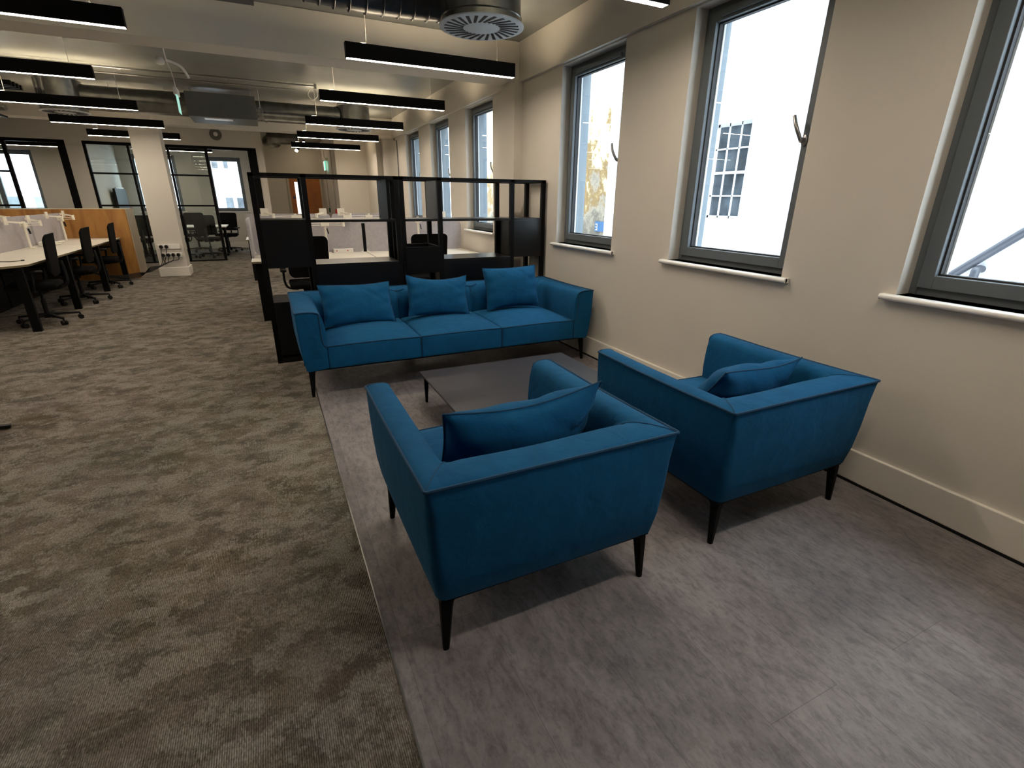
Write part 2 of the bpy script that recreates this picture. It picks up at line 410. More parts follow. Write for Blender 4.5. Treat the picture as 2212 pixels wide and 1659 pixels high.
# ------------------------------------------------------------------ room shell
XW = 2.735; XB = -8.0; YB = -3.5; YG = 14.13; YF = 17.6; ZC = 3.01; BORD = 0.178
# floor: carpet (left and far) and vinyl (lounge strip by the windows)
fl = MB(); fl.box(XB, BORD, YB, YF, -0.1, 0.0); fl.box(BORD, XW, 5.25, YF, -0.1, 0.0)
struct(fl.build('floor', 'carpet', smooth=0, keep=True))
fv = MB(); fv.box(BORD, XW, YB, 5.25, -0.1, 0.0)
struct(fv.build('floor_vinyl', 'vinyl', smooth=0, keep=True))
struct(MB().box(BORD - 0.003, BORD + 0.003, YB, 5.25, 0.0, 0.0025).build('trim_1', 'steel', smooth=0))
struct(MB().box(XB - .2, XW + 0.3, YB - .2, YF + .3, ZC, ZC + 0.2).build('ceiling', 'ceiling', smooth=0))

# window openings in the right wall (y0, y1)
NEAR = [(-1.86, -0.89), (-0.24, 0.73), (0.40, 1.37), (2.00, 2.97), (3.70, 4.66)]
NEAR = [(-1.23, -0.26), (0.40, 1.37), (2.00, 2.97), (3.70, 4.66)]
FARW = [(6.32, 7.29), (8.02, 8.99), (9.70, 10.67)]
OPN = NEAR + FARW
Z0, Z1 = 1.03, 2.63
def wall_with_holes(mb, x0, x1, ya, yb, za, zb, holes, z0, z1):
    y = ya
    for a, b in holes:
        mb.box(x0, x1, y, a, za, zb); mb.box(x0, x1, a, b, za, z0); mb.box(x0, x1, a, b, z1, zb); y = b
    mb.box(x0, x1, y, yb, za, zb)
w = MB(); wall_with_holes(w, XW, 2.90, YB, YF, 0, ZC, OPN, Z0, Z1)
w.box(2.700, XW + .01, YB, 5.52, 2.64, ZC)              # downstand over the near windows
w.box(2.700, XW + .01, 5.86, 11.60, 2.64, ZC)
w.box(2.635, XW + .01, 5.50, 5.86, 0, 2.66)             # shallow pier under the first beam
struct(w.build('wall_right', 'wall', smooth=0, keep=True))
w = MB(); wall_with_holes(w, 2.90, 3.06, YB, YF, -1, 6, [(a, b) for a, b in OPN], Z0 - 0.02, Z1 + .02)
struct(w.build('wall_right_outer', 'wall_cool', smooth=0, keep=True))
# skirting on the window wall, with a black strip for the thin shadow gap under it
def skirt(name, x0, x1, y0, y1):
    s_ = MB(); s_.box(x0, x1, y0, y1, 0.012, 0.185)
    return struct(s_.build(name, 'skirting', smooth=0, bevel=0.004))
skirt('baseboard_right', XW - 0.022, XW + .002, YB, 5.50)
skirt('baseboard_right_far', XW - 0.022, XW + .002, 5.86, 14.1)
struct(MB().box(XW - 0.026, XW, YB, 5.5, 0.0, 0.012).build('trim_gap_shade', 'black_plastic', smooth=0))  # dark strip standing in for the shade inside the gap
# beams
struct(MB().box(XB, XW - 0.001, 5.52, 5.86, 2.655, ZC - 0.001).build('trim_4', 'beam', smooth=0, bevel=0.004))
struct(MB().box(XB, XW - 0.001, 11.62, 12.0, 2.66, ZC - 0.001).build('trim_5', 'beam', smooth=0, bevel=0.004))
# other walls
struct(MB().box(XB - .15, XB, YB, YF, 0, ZC).build('wall_left', 'wall', smooth=0))
struct(MB().box(XB - .15, XW + .2, YB - .15, YB, 0, ZC).build('wall_back', 'wall', smooth=0))
# wall above / between the glazed partitions
w = MB(); GT = 2.52
w.box(XB, 0.20, YG - 0.05, YG + 0.10, GT, ZC)
w.box(0.05, 0.20, YG - 0.05, YG + 0.10, 0, GT); w.box(-3.48, -3.20, YG - 0.05, YG + 0.10, 0, GT)
w.box(XB, -6.2, YG - 0.05, YG + 0.10, 0, GT)
w.box(0.08, 0.20, YG + 0.10, YF, 0, ZC)
w.box(-3.48, -3.34, YG + 0.10, YF, 0, ZC)
struct(w.build('wall_front', 'wall', smooth=0, keep=True))
# far outside wall with meeting-room windows
w = MB()
RW = [(-5.95, -5.08), (-3.06, -2.02), (-1.26, -0.40)]
x = XB
for a, b in RW:
    w.box(x, a, YF, YF + .3, 0, ZC); w.box(a, b, YF, YF + .3, 0, 1.05); w.box(a, b, YF, YF + .3, 2.52, ZC); x = b
w.box(x, XW + .3, YF, YF + .3, 0, ZC)
struct(w.build('wall_far', 'wall', smooth=0, keep=True))
struct(MB().box(-3.34, .08, YF - .02, YF, 0, .17).build('baseboard_far', 'skirting', smooth=0))
# lift-lobby block at the far right: lit face and side face
w = MB(); w.box(1.84, XW, 14.30, YF, 0, ZC)
struct(w.build('wall_lobby', 'wall', smooth=0, keep=True))
w = MB(); w.box(2.60, XW, 12.9, 14.30, 0, ZC); struct(w.build('wall_pier', 'wall', smooth=0))

# windows ------------------------------------------------------------
def window(idx, a, b, handle=True):
    xf = 2.835
    t = MB()
    def ring(mb, x0, x1, y0, y1, z0, z1, wd):
        mb.box(x0, x1, y0, y0 + wd, z0, z1); mb.box(x0, x1, y1 - wd, y1, z0, z1)
        mb.box(x0, x1, y0 + wd, y1 - wd, z0, z0 + wd); mb.box(x0, x1, y0 + wd, y1 - wd, z1 - wd, z1)
    ring(t, xf, xf + 0.07, a, b, Z0, Z1, 0.035)
    fr = t.build('window_%d' % idx, 'frame', smooth=0, bevel=0.002); struct(fr)
    t = MB(); ring(t, xf - 0.018, xf + 0.05, a + 0.036, b - 0.036, Z0 + 0.036, Z1 - 0.036, 0.062)
    s1 = t.build('sash', 'frame', fr, smooth=0, bevel=0.003)
    t = MB(); ring(t, xf + 0.012, xf + 0.045, a + 0.0985, b - 0.0985, Z0 + 0.0985, Z1 - 0.0985, 0.008)
    t.build('gasket', 'frame_dark', fr, smooth=0)
    t = MB(); t.box(xf + 0.045, xf + 0.06, b - 0.115, b - 0.099, Z0 + 0.1, Z1 - 0.1)
    t.build('glazing_bead', 'white_bead', fr, smooth=0)
    MB().box(xf + 0.028, xf + 0.034, a + 0.1, b - 0.1, Z0 + 0.1, Z1 - 0.1).build('pane', 'glass', fr, smooth=0)
    t = MB(); t.box(xf - 0.035, xf - 0.017, a + 0.15, b - 0.15, Z1 - 0.080, Z1 - 0.052)
    t.build('trickle_vent', 'frame', fr, smooth=0, bevel=0.004)
    # sill board with a round nose
    t = MB(); t.box(XW - 0.030, xf + .001, a - 0.055, b + 0.055, Z0 - 0.028, Z0)
    t.cyl((XW - 0.030, a - 0.055, Z0 - 0.014), (XW - 0.030, b + 0.055, Z0 - 0.014), 0.014, n=14)
    t.build('window_sill', 'sill', fr, smooth=40)
    if handle:
        yh = a + 0.080; zh = 1.775; x0 = xf - 0.018
        t = MB(); t.lathe((0, 0, 0), [(0.0001, 0), (0.020, 0.0), (0.019, 0.007), (0.010, 0.010), (0.009, 0.04), (0.0001, 0.041)], n=20)
        for i, p in enumerate(t.v): t.v[i] = Vector((x0 - p.z, yh + p.x, zh + p.y * 1.5))
        pts = []
        for k in range(11):
            q = k / 10; pts.append((x0 - 0.038 - 0.030 * math.sin(q * PI * .8), yh + 0.015 * q + 0.035 * q * q, zh + 0.125 * q))
        t.tube(pts, 0.0105, 10)
        t.build('window_handle', 'steel', fr, smooth=50)
    return fr
for i, (a, b) in enumerate(OPN): window(i + 1, a, b)

def room_window(idx, a, b):
    t = MB(); y = YF + 0.10
    for (x0, x1, z0, z1) in ((a, a + .09, 1.05, 2.52), (b - .09, b, 1.05, 2.52), (a + .09, b - .09, 1.05, 1.14), (a + .09, b - .09, 2.41, 2.52)):
        t.box(x0, x1, y, y + .07, z0, z1)
    fr = struct(t.build('window_%d' % idx, 'frame', smooth=0, bevel=.003))
    MB().box(a + .09, b - .09, y + .03, y + .036, 1.14, 2.41).build('pane', 'glass', fr, smooth=0)
    MB().box(a - .05, b + .05, YF - .03, y, 1.025, 1.05).build('window_sill', 'sill', fr, smooth=0)
for i, (a, b) in enumerate(RW): room_window(8 + i, a, b)

# door in the far lobby wall
d = MB(); d.box(0.84, 1.72, YF - 0.045, YF - 0.002, 0, 2.04)
dr = struct(d.build('door_1', 'wood_door', smooth=0))
MB().box(0.99, 1.10, YF - 0.052, YF - 0.044, 1.0, 1.89).build('vision_panel', 'exit_white', dr, smooth=0) if False else None
gl = MB().box(0.985, 1.10, YF - 0.052, YF - 0.044, 0.95, 1.89).build('vision_panel', emit('lit_corridor_glass', (1, .96, .9), 1.6), dr, smooth=0)
pl = MB(); pl.cyl((0.93, YF - .046, 1.45), (0.93, YF - .050, 1.45), 0.035, n=16); pl.build('round_door_sign', plain('door_sign_blue', (.03, .06, .2), .5), dr)
fr = MB(); fr.box(.78, .84, YF - .05, YF - .001, 0, 2.10); fr.box(1.72, 1.78, YF - .05, YF - .001, 0, 2.10); fr.box(.78, 1.78, YF - .05, YF - .001, 2.04, 2.10)
struct(fr.build('trim_3', plain('door_lining', (.5, .45, .36), .5), smooth=0))

# ------------------------------------------------------------------ column with sockets
c = MB(); c.box(-1.93, -1.48, 11.56, 11.99, 0, 2.66)
struct(c.build('wall_column', 'wall', smooth=0, bevel=.006))
c = MB(); c.box(-1.955, -1.455, 11.535, 12.015, 0, 0.17); struct(c.build('baseboard_column', 'skirting', smooth=0, bevel=.008))
for z, n, lab in ((0.555, 2, 'upper white socket strip on the column with two black plugs'), (0.402, 4, 'lower white socket strip on the column with four black plugs')):
    s_ = MB(); s_.box(-1.885 if n == 2 else -1.86, -1.53, 11.525, 11.56, z - 0.045, z + 0.045)
    o = s_.build('socket_strip', 'white_plastic', smooth=0, bevel=.004); tag(o, lab, 'socket', 'socket strips on the column')
k = 0
for z, xs in ((0.555, (-1.835, -1.75)), (0.402, (-1.83, -1.745, -1.67, -1.585))):
    for xx in xs:
        e = empty('power_cable', 'black plug and cable, %s on the %s socket strip of the column' % (
            {-1.835: 'left one', -1.75: 'right one', -1.83: 'first from the left', -1.745: 'second from the left', -1.67: 'third from the left', -1.585: 'rightmost'}[xx],
            'upper' if z > .5 else 'lower'), 'cable', (xx, 11.5, z), group='plugged-in cables on the column')
        p = MB(); p.cyl((xx, 11.525, z), (xx, 11.480, z), 0.034, 0.026, n=14); p.build('plug', 'black_plastic', e)
        pts = [(xx, 11.49, z - 0.01), (xx - .005, 11.47, z - .08)]
        tgt = [(-1.88 + 0.03 * k, 11.45, 0.235 + 0.010 * k), (-2.06, 11.42 - .02 * k, 0.13 + 0.014 * (5 - k)), (-2.24, 11.38, 0.045 + .014 * k), (-2.60, 11.20 + .02 * k, 0.06 + .006 * k), (-2.95, 11.1, 0.22)]
        ctl = [Vector(q) for q in pts + tgt]; out = []
        for i in range(len(ctl) - 1):
            p0, p1, p2, p3 = ctl[max(i - 1, 0)], ctl[i], ctl[i + 1], ctl[min(i + 2, len(ctl) - 1)]
            for q in range(6):
                t = q / 6
                out.append(0.5 * ((2 * p1) + (p2 - p0) * t + (2 * p0 - 5 * p1 + 4 * p2 - p3) * t * t + (3 * p1 - 3 * p2 - p0 + p3) * t ** 3))
        out.append(ctl[-1])
        q = MB(); q.tube(out, 0.006, 6); q.build('cord', 'black_plastic', e)
        k += 1

# ------------------------------------------------------------------ upholstered seating
def catmull(ctl, n=8):
    ctl = [Vector(q) for q in ctl]; out = []
    for i in range(len(ctl) - 1):
        p0, p1, p2, p3 = ctl[max(i - 1, 0)], ctl[i], ctl[i + 1], ctl[min(i + 2, len(ctl) - 1)]
        for q in range(n):
            t = q / n
            out.append(0.5 * ((2 * p1) + (p2 - p0) * t + (2 * p0 - 5 * p1 + 4 * p2 - p3) * t * t + (3 * p1 - 3 * p2 - p0 + p3) * t ** 3))
    out.append(ctl[-1]); return out

def seat_unit(name, label, cat, W, D, seats, loc, rz=0.0, Ta=0.135, Tb=0.19, H=0.67, ZB=0.215, group=None, seed=0):
    """local frame: x 0..W, y 0 (back) .. D (front); seats = list of seam x positions"""
    rnd = random.Random(seed)
    e = empty(name, label, cat, loc, rz, group, local=True)
    # --- profile (fraction across thickness, z, roundness of the plan corner, outward lean)
    prof = [(0.10, ZB), (0.00, ZB + .012, ), (-0.0, ZB + .10), (-0.0, ZB + .22), (0.0, ZB + .34), (0.0, H - .03), (0.0, H),
            (0.05, H + .003), (0.2, H + .009), (0.45, H + .010), (0.68, H + .006), (0.83, H - .004), (0.93, H - .026), (1.01, H - .068), (1.06, H - .135),
            (1.08, H - .20), (1.03, H - .27), (1.03, H - .34), (1.03, ZB + .02)]
    lean = {0: .030, 1: .030, 2: .016, 3: .007, 4: .002, 5: 0, 6: 0}
    puff = {0: 0, 1: .003, 2: .010, 3: .013, 4: .010, 5: .002, 6: 0}
    x0, y0, x1, y1 = 0.0, 0.0, W, D
    NA, NC = 14, 6
    NBk = max(24, int(W * 34))
    rings = []
    for i, pr in enumerate(prof):
        fr, z = pr[0], pr[1]
        ins = lean.get(i, 0)
        pf = puff.get(i, 0)
        ax0 = x0 + fr * Ta + ins; ax1 = x1 - fr * Ta - ins; by = y0 + fr * Tb + ins; fy = y1 - (ins * 0.6 if i < 7 else 0)
        rad = 0.035 if i < 5 else (0.02 if i == 5 else 0.008)
        if i > 9: rad = 0.03 if i < 12 else 0.05
        pts = []
        for k in range(NA):                                    # left arm, front to back
            t = k / NA; y = fy + (by + rad - fy) * t
            dent = 0.0
            pts.append(Vector((ax0 - pf * math.sin(PI * t), y, z)))
        for k in range(NC + 1):
            a = PI - (PI / 2) * (-k / NC) if False else PI + (PI / 2) * k / NC
            pts.append(Vector((ax0 + rad + rad * math.cos(a), by + rad + rad * math.sin(a), z)))
        for k in range(1, NBk):
            t = k / NBk; x = ax0 + rad + (ax1 - ax0 - 2 * rad) * t
            y = by - pf * math.sin(PI * t)
            zz = z
            if i >= 8:                                          # seams in the sofa back
                for sx in seats[1:-1]:
                    g = math.exp(-((x - sx) / 0.014) ** 2); y -= 0.020 * g * (1 if i > 10 else .3); zz -= 0.010 * g * (1 if i < 13 else 0)
            if 7 <= i <= 13:
                zz += 0.005 * math.sin(x * 9 + seed) * 0.7
            pts.append(Vector((x, y, zz)))
        for k in range(NC + 1):
            a = -PI / 2 + (PI / 2) * k / NC
            pts.append(Vector((ax1 - rad + rad * math.cos(a), by + rad + rad * math.sin(a), z)))
        for k in range(NA):
            t = (k + 1) / NA; y = by + rad + (fy - by - rad) * t
            pts.append(Vector((ax1 + pf * math.sin(PI * t), y, z)))
        # slight soft dip along the arm tops
        if 6 <= i <= 12:
            for q in pts:
                q.z -= 0.006 * math.sin(PI * min(1, max(0, (q.y - y0) / D)))
        rings.append(pts)
    n = len(rings[0]); m = MB(); vs = []; fs = []
    for rr in rings: vs += rr
    for i in range(len(rings) - 1):
        for k in range(n - 1):
            fs.append((i * n + k, i * n + k + 1, (i + 1) * n + k + 1, (i + 1) * n + k))
    m.add(vs, fs)
    # front faces of the arms, softly domed
    for side, kk in ((0, 0), (1, n - 1)):
        edge = [rings[i][kk] for i in range(len(rings))]
        cx = sum(q.x for q in edge) / len(edge); cz = (ZB + H) / 2
        outer = [q.copy() for q in edge]
        prev = outer; 
        for s_, dy in ((0.88, .003), (0.6, .0055), (0.25, .0065)):
            cur = [Vector((cx + (q.x - cx) * s_, q.y + dy, cz + (q.z - cz) * s_)) for q in outer]
            L = len(cur); vs = prev + cur
            m.add(vs, [(j, (j + 1) % L, L + (j + 1) % L, L + j) for j in range(L)])
            prev = cur
        m.add(prev, [tuple(range(len(prev)))])
    m.build('upholstered_shell', 'blue', e, smooth=50, local=True)
    # --- piping: outer top edge, arm fronts
    pi_ = MB(); rp = 0.0055
    top = [q + Vector((0, 0, .002)) for q in rings[6]]
    # push the piping slightly outside
    pi_.tube([Vector((q.x + (-.002 if q.x < W / 2 else .002), q.y - (.002 if q.y < .05 else 0), q.z)) for q in top], rp, 6)
    for kk in (0, n - 1):
        sg = 1 if kk == 0 else -1; xo = rings[6][kk].x; yo = rings[6][kk].y + .004
        pi_.tube([Vector((xo + sg * Ta * q_, yo - (.003 if q_ < .05 else 0), H + z_)) for q_, z_ in ((0, .001), (.15, .006), (.45, .007), (.68, .003), (.80, -.004), (.86, -.012))], rp, 6)
        pi_.tube(catmull([(xo + sg * Ta * .86, yo, H - .014), (xo + sg * Ta * .87, yo + .002, H - .10), (xo + sg * Ta * .88, yo + .002, H - .19), (xo + sg * Ta * .92, yo, .425), (xo + sg * Ta * 1.02, yo - .004, .402)], 6), rp * .9, 6)
    for sx in seats[1:-1]:
        pi_.tube(catmull([(sx - .07, Tb * .80, H + .002), (sx - .02, Tb * .84, H - .012), (sx + .02, Tb * .84, H - .012), (sx + .07, Tb * .80, H + .002)], 5), .0035, 5)
        pi_.tube([(sx, Tb * .70 - .012, H - .004), (sx, Tb * .95 - .016, H - .040), (sx, Tb * 1.05 - .014, H - .10), (sx, Tb * 1.05 - .016, H - .2)], .0035, 5)
    # mitre seams on the rear corners
    for kk in (NA + NC // 2, n - 1 - NA - NC // 2):
        pi_.tube([rings[i][kk] + Vector((0, 0, .001)) for i in range(6, 14)], 0.002, 5)
    pi_.build('piping', 'piping', e, smooth=60, local=True)
    # --- seat cushions
    for a, b in zip(seats[:-1], seats[1:]):
        q = MB()
        q.softbox(a + .002, b - .002, Tb - .02, D + 0.001, ZB + .012, 0.405, r=0.014, n=16, bulge=(0, 0, 0, .010, 0, .055))
        q.build('seat_cushion', 'blue', e, smooth=60, local=True)
        p = MB()
        line = [Vector((a + .004 + (b - a - .008) * t / 20, D + .0015 + 0.0, 0.405 - .001 + .004 * math.sin(PI * t / 20))) for t in range(21)]
        p.tube(line, rp * .8, 6)
        p.tube([(a + .001, D + .002, z) for z in (.23, .3, .35, .40)], .0025, 5)
        p.build('seat_piping', 'piping', e, smooth=60, local=True)
    # --- base frame and legs
    b_ = MB(); ins = .043; zt = ZB + .010; zb = ZB - .006
    b_.box(ins, W - ins, ins, ins + .03, zb, zt); b_.box(ins, W - ins, D - ins - .03, D - ins, zb, zt)
    b_.box(ins, ins + .03, ins + .03, D - ins - .03, zb, zt); b_.box(W - ins - .03, W - ins, ins + .03, D - ins - .03, zb, zt)
    b_.box(ins + .03, W - ins - .03, ins + .03, D - ins - .03, zt - .012, zt - .002)
    b_.build('base_frame', 'black_metal', e, smooth=0, local=True)
    for sx in (0, 1):
        for sy in (0, 1):
            lx = ins if sx == 0 else W - ins; ly = ins if sy == 0 else D - ins
            dx = 1 if sx == 0 else -1; dy = 1 if sy == 0 else -1
            g = MB(); secs = []
            for t in range(9):
                tt = t / 8; z = zt * (1 - tt) 
                wd = 0.048 * (1 - tt) + 0.022 * tt + (0.030 * max(0, 1 - tt * 6) ** 2)
                cx_ = lx + dx * wd / 2 + dx * 0.010 * tt * 0; cy_ = ly + dy * wd / 2
                h = wd / 2; cc = h * .45
                secs.append([Vector((cx_ + px, cy_ + py, z)) for px, py in ((-h, -h + cc), (-h + cc, -h), (h - cc, -h), (h, -h + cc), (h, h - cc), (h - cc, h), (-h + cc, h), (-h, h - cc))])
            vs = [q for s2 in secs for q in s2]; fs = []
            for a_ in range(8):
                for j in range(8): fs.append((a_ * 8 + j, a_ * 8 + (j + 1) % 8, (a_ + 1) * 8 + (j + 1) % 8, (a_ + 1) * 8 + j))
            fs += [tuple(range(8)), tuple(range(64, 72))]
            g.add(vs, fs); g.build('leg', 'black_metal', e, smooth=45, local=True)
    return e

def pillow(name, label, w, h, th, mtx, seed=0, sag=0.0, fold=0.0, group='scatter cushions'):
    rnd = random.Random(seed); NU, NV = 34, 24; m = MB()
    ph = [rnd.uniform(0, 6.28) for _ in range(6)]
    def pt(u_, v_, s):
        # plan outline: corners poke out, sides pull in
        x = u_ * (w / 2) * (1 - 0.055 * (1 - v_ * v_)) ; y = v_ * (h / 2) * (1 - 0.085 * (1 - u_ * u_))
        a = max(0, 1 - abs(u_) ** 2.6); b = max(0, 1 - abs(v_) ** 2.6)
        t = th / 2 * (a ** 0.55) * (b ** 0.55)
        cr = (abs(u_ * v_)) ** 1.5
        t += s * 0 + 0.006 * math.sin(u_ * 9 + ph[0] + v_ * 3) * (abs(v_) ** 2) * a ** .3 + 0.006 * math.sin(v_ * 11 + ph[1] - u_ * 4) * (abs(u_) ** 2) * b ** .3
        t += 0.010 * math.exp(-((u_ * .8 + v_ * .7 - .5 + .3 * math.sin(ph[2])) / .07) ** 2) * a * b * -1
        y -= sag * (1 - u_ * u_) * (1 if v_ > 0 else 0.2) * abs(v_)
        z = s * max(t, 0)
        z += fold * (v_ ** 2) * (-1)
        z += 0.012 * math.sin(u_ * 2.5 + ph[4]) 
        return Vector((x, y, z))
    idx = {}
    vs = []; fs = []
    def vid(i, j, s):
        bnd = i in (0, NU) or j in (0, NV); key = (i, j, 0 if bnd else s)
        if key not in idx:
            idx[key] = len(vs); vs.append(pt(-math.cos(PI * i / NU) if False else (2 * i / NU - 1), 2 * j / NV - 1, 0 if bnd else s))
        return idx[key]
    for s in (1, -1):
        for i in range(NU):
            for j in range(NV):
                q = (vid(i, j, s), vid(i + 1, j, s), vid(i + 1, j + 1, s), vid(i, j + 1, s)); fs.append(q if s > 0 else q[::-1])
    m.add(vs, fs)
    e = empty(name, label, 'cushion', (0, 0, 0), group=group, local=True)
    e.matrix_world = mtx
    o = m.build('cushion_cover', 'blue', e, smooth=70, local=True)
    b = []
    for i in range(NU + 1): b.append(vs[idx[(i, 0, 0)]])
    for j in range(1, NV + 1): b.append(vs[idx[(NU, j, 0)]])
    for i in range(NU - 1, -1, -1): b.append(vs[idx[(i, NV, 0)]])
    for j in range(NV - 1, 0, -1): b.append(vs[idx[(0, j, 0)]])
    b.append(b[0]); p = MB(); p.tube(b, .0035, 5); p.build('cushion_seam', 'piping', e, smooth=60, local=True)
    return e

# sofa: back to the shelving, faces the camera. local frame turned by 180 deg
SW, SD = 2.56, 0.95
seat_unit('three_seat_sofa', 'long three-seat teal blue sofa on black legs, backing onto the black shelving', 'sofa', SW, SD,
          [0.19, 0.925, 1.645, 2.37], (2.655, 4.76, 0), PI, Ta=0.185, Tb=0.22, H=0.665, seed=3)
A = 0.94
seat_unit('armchair', 'teal blue armchair with its back to the camera, nearest and left of the two', 'armchair', A, 0.93,
          [0.125, A - 0.125], (0.30, 1.19, 0), 0, Ta=0.12, Tb=0.185, H=0.665, seed=1)
seat_unit('armchair', 'teal blue armchair closest to the window wall, right of the two', 'armchair', A, 0.93,
          [0.125, A - 0.125], (1.56, 1.22, 0), 0, Ta=0.12, Tb=0.185, H=0.665, seed=2)

def lean(cx, cy, cz, rx, rz=0.0, roll=0.0):
    # pillow local: x width, y height, z thickness -> stands upright, tilted back by rx about x
    return Matrix.Translation((cx, cy, cz)) @ Matrix.Rotation(rz, 4, 'Z') @ Matrix.Rotation(PI / 2 - rx, 4, 'X') @ Matrix.Rotation(roll, 4, 'Z')
pillow('scatter_cushion', 'blue cushion at the left end of the sofa, lying widest and flattest', .60, .36, .15, lean(.615, 4.33, .605, .42, .05, .0), 11)
pillow('scatter_cushion', 'blue cushion on the middle sofa seat, tilted with its right top corner up', .57, .37, .16, lean(1.335, 4.36, .625, .35, .02, -.07), 12, sag=.03)
pillow('scatter_cushion', 'blue cushion at the window end of the sofa, brightest lit', .55, .40, .17, lean(2.08, 4.36, .650, .30, -.06, .02), 13)
pillow('scatter_cushion', 'blue cushion leaning in the nearest armchair, seen over its back', .66, .42, .21, lean(.79, 1.575, .570, -.40, .02, .03), 14, sag=.012)
pillow('scatter_cushion', 'blue cushion slumped in the armchair beside the window wall', .60, .40, .19, lean(2.06, 1.62, .555, -.62, .10, -.02), 15, sag=.02)

# coffee table
e = empty('coffee_table', 'low square charcoal coffee table between the sofa and the armchairs', 'table', (1.495, 2.84, 0))
MB().box(.88, 2.11, 2.24, 3.44, .226, .240).build('tabletop', 'table_top', e, smooth=0, bevel=.003)
t = MB(); 
t.box(.90, 2.09, 2.26, 2.275, .205, .226); t.box(.90, 2.09, 3.405, 3.42, .205, .226); t.box(.90, .915, 2.275, 3.405, .205, .226); t.box(2.075, 2.09, 2.275, 3.405, .205, .226)
t.build('under_frame', 'black_metal', e, smooth=0)
for lx in (.905, 2.085):
    for ly in (2.265, 3.415):
        dx = .016 if lx < 1.4 else -.016; dy = .016 if ly < 3 else -.016
        MB().beam((lx + dx, ly + dy, .226), (lx + dx * .7, ly + dy * .7, 0), .034, .034, .018, .018).build('leg', 'black_metal', e, smooth=0, bevel=.004)

# ------------------------------------------------------------------ open shelving units
P = 0.042
def shelving(name, label, x0, x1, posts, ys=(4.87, 5.29)):
    e = empty(name, label, 'shelving', ((x0 + x1) / 2, 5.08, 0))
    y0, y1 = ys
    for x in posts:
        t = MB(); t.box(x - P / 2, x + P / 2, y0, y0 + P, 0, 1.64); t.box(x - P / 2, x + P / 2, y1 - P, y1, 0, 1.64)
        t.box(x - P / 2, x + P / 2, y0 + P, y1 - P, 1.612, 1.64)
        t.build('upright', 'black_metal', e, smooth=0)
    t = MB(); t.box(x0, x1, y0, y0 + P, 1.612, 1.64); t.box(x0, x1, y1 - P, y1, 1.612, 1.64); t.build('top_rail', 'black_metal', e, smooth=0)
    MB().box(x0 + P, x1 - P, y0 + .002, y1 - .002, 1.245, 1.268).build('shelf', 'black_lam', e, smooth=0)
    MB().box(x0 + P, x1 - P, y0 + .002, y1 - .002, .050, .072).build('shelf', 'black_lam', e, smooth=0)
    return e
def openbox(mb, x0, x1, y0, y1, z0, z1, t=.016, sides='lrbf', back=False):
    mb.box(x0, x1, y0, y1, z0, z0 + t)
ea = shelving('shelving_unit', 'left black open-frame shelving unit behind the sofa, ending at the aisle', -.075, 1.155, (-.054, .345, 1.134))
t = MB(); t.box(-.046, .331, 4.872, 5.288, .865, 1.245); t.build('closed_box', 'black_lam', ea, smooth=0, bevel=.003)
t = MB(); t.box(-.046, .331, 4.872, 5.288, .0, .565); t.build('closed_box', 'black_lam', ea, smooth=0, bevel=.003)
t = MB(); t.box(.359, 1.121, 4.872, 5.288, .45, .885); t.build('cupboard', 'black_lam', ea, smooth=0, bevel=.003)
t = MB(); t.box(1.045, 1.062, 4.872, 5.288, 1.268, 1.612); t.build('divider', 'black_metal', ea, smooth=0)
eb = shelving('shelving_unit', 'right black open-frame shelving unit behind the sofa, against the window wall', 1.160, 2.711, (1.183, 1.550, 2.325, 2.690))
# ------- right unit stops short of the shallow pier; its last bay holds a closed box
t = MB(); t.box(2.339, 2.676, 4.872, 5.288, .875, 1.245); t.build('closed_box', 'black_lam', eb, smooth=0, bevel=.003)
t = MB(); t.box(1.564, 2.311, 4.872, 5.288, .45, .885); t.build('cupboard', 'black_lam', eb, smooth=0, bevel=.003)
t = MB(); t.box(1.528, 1.538, 4.90, 5.26, 1.268, 1.612); t.build('divider', 'grey_metal', eb, smooth=0)
# planter trays hanging in the narrow bay
def tray(x0, x1, y0, y1, z0, z1, lab):
    t = MB(); w_ = .012
    t.box(x0, x1, y0, y0 + w_, z0, z1); t.box(x0, x1, y1 - w_, y1, z0, z1); t.box(x0, x0 + w_, y0 + w_, y1 - w_, z0, z1); t.box(x1 - w_, x1, y0 + w_, y1 - w_, z0, z1)
    t.box(x0 + w_, x1 - w_, y0 + w_, y1 - w_, z0, z0 + .015)
    return t.build('planter_box', 'black_metal', eb, smooth=0)
tray(1.186, 1.536, 4.86, 5.28, .76, 1.01, '')

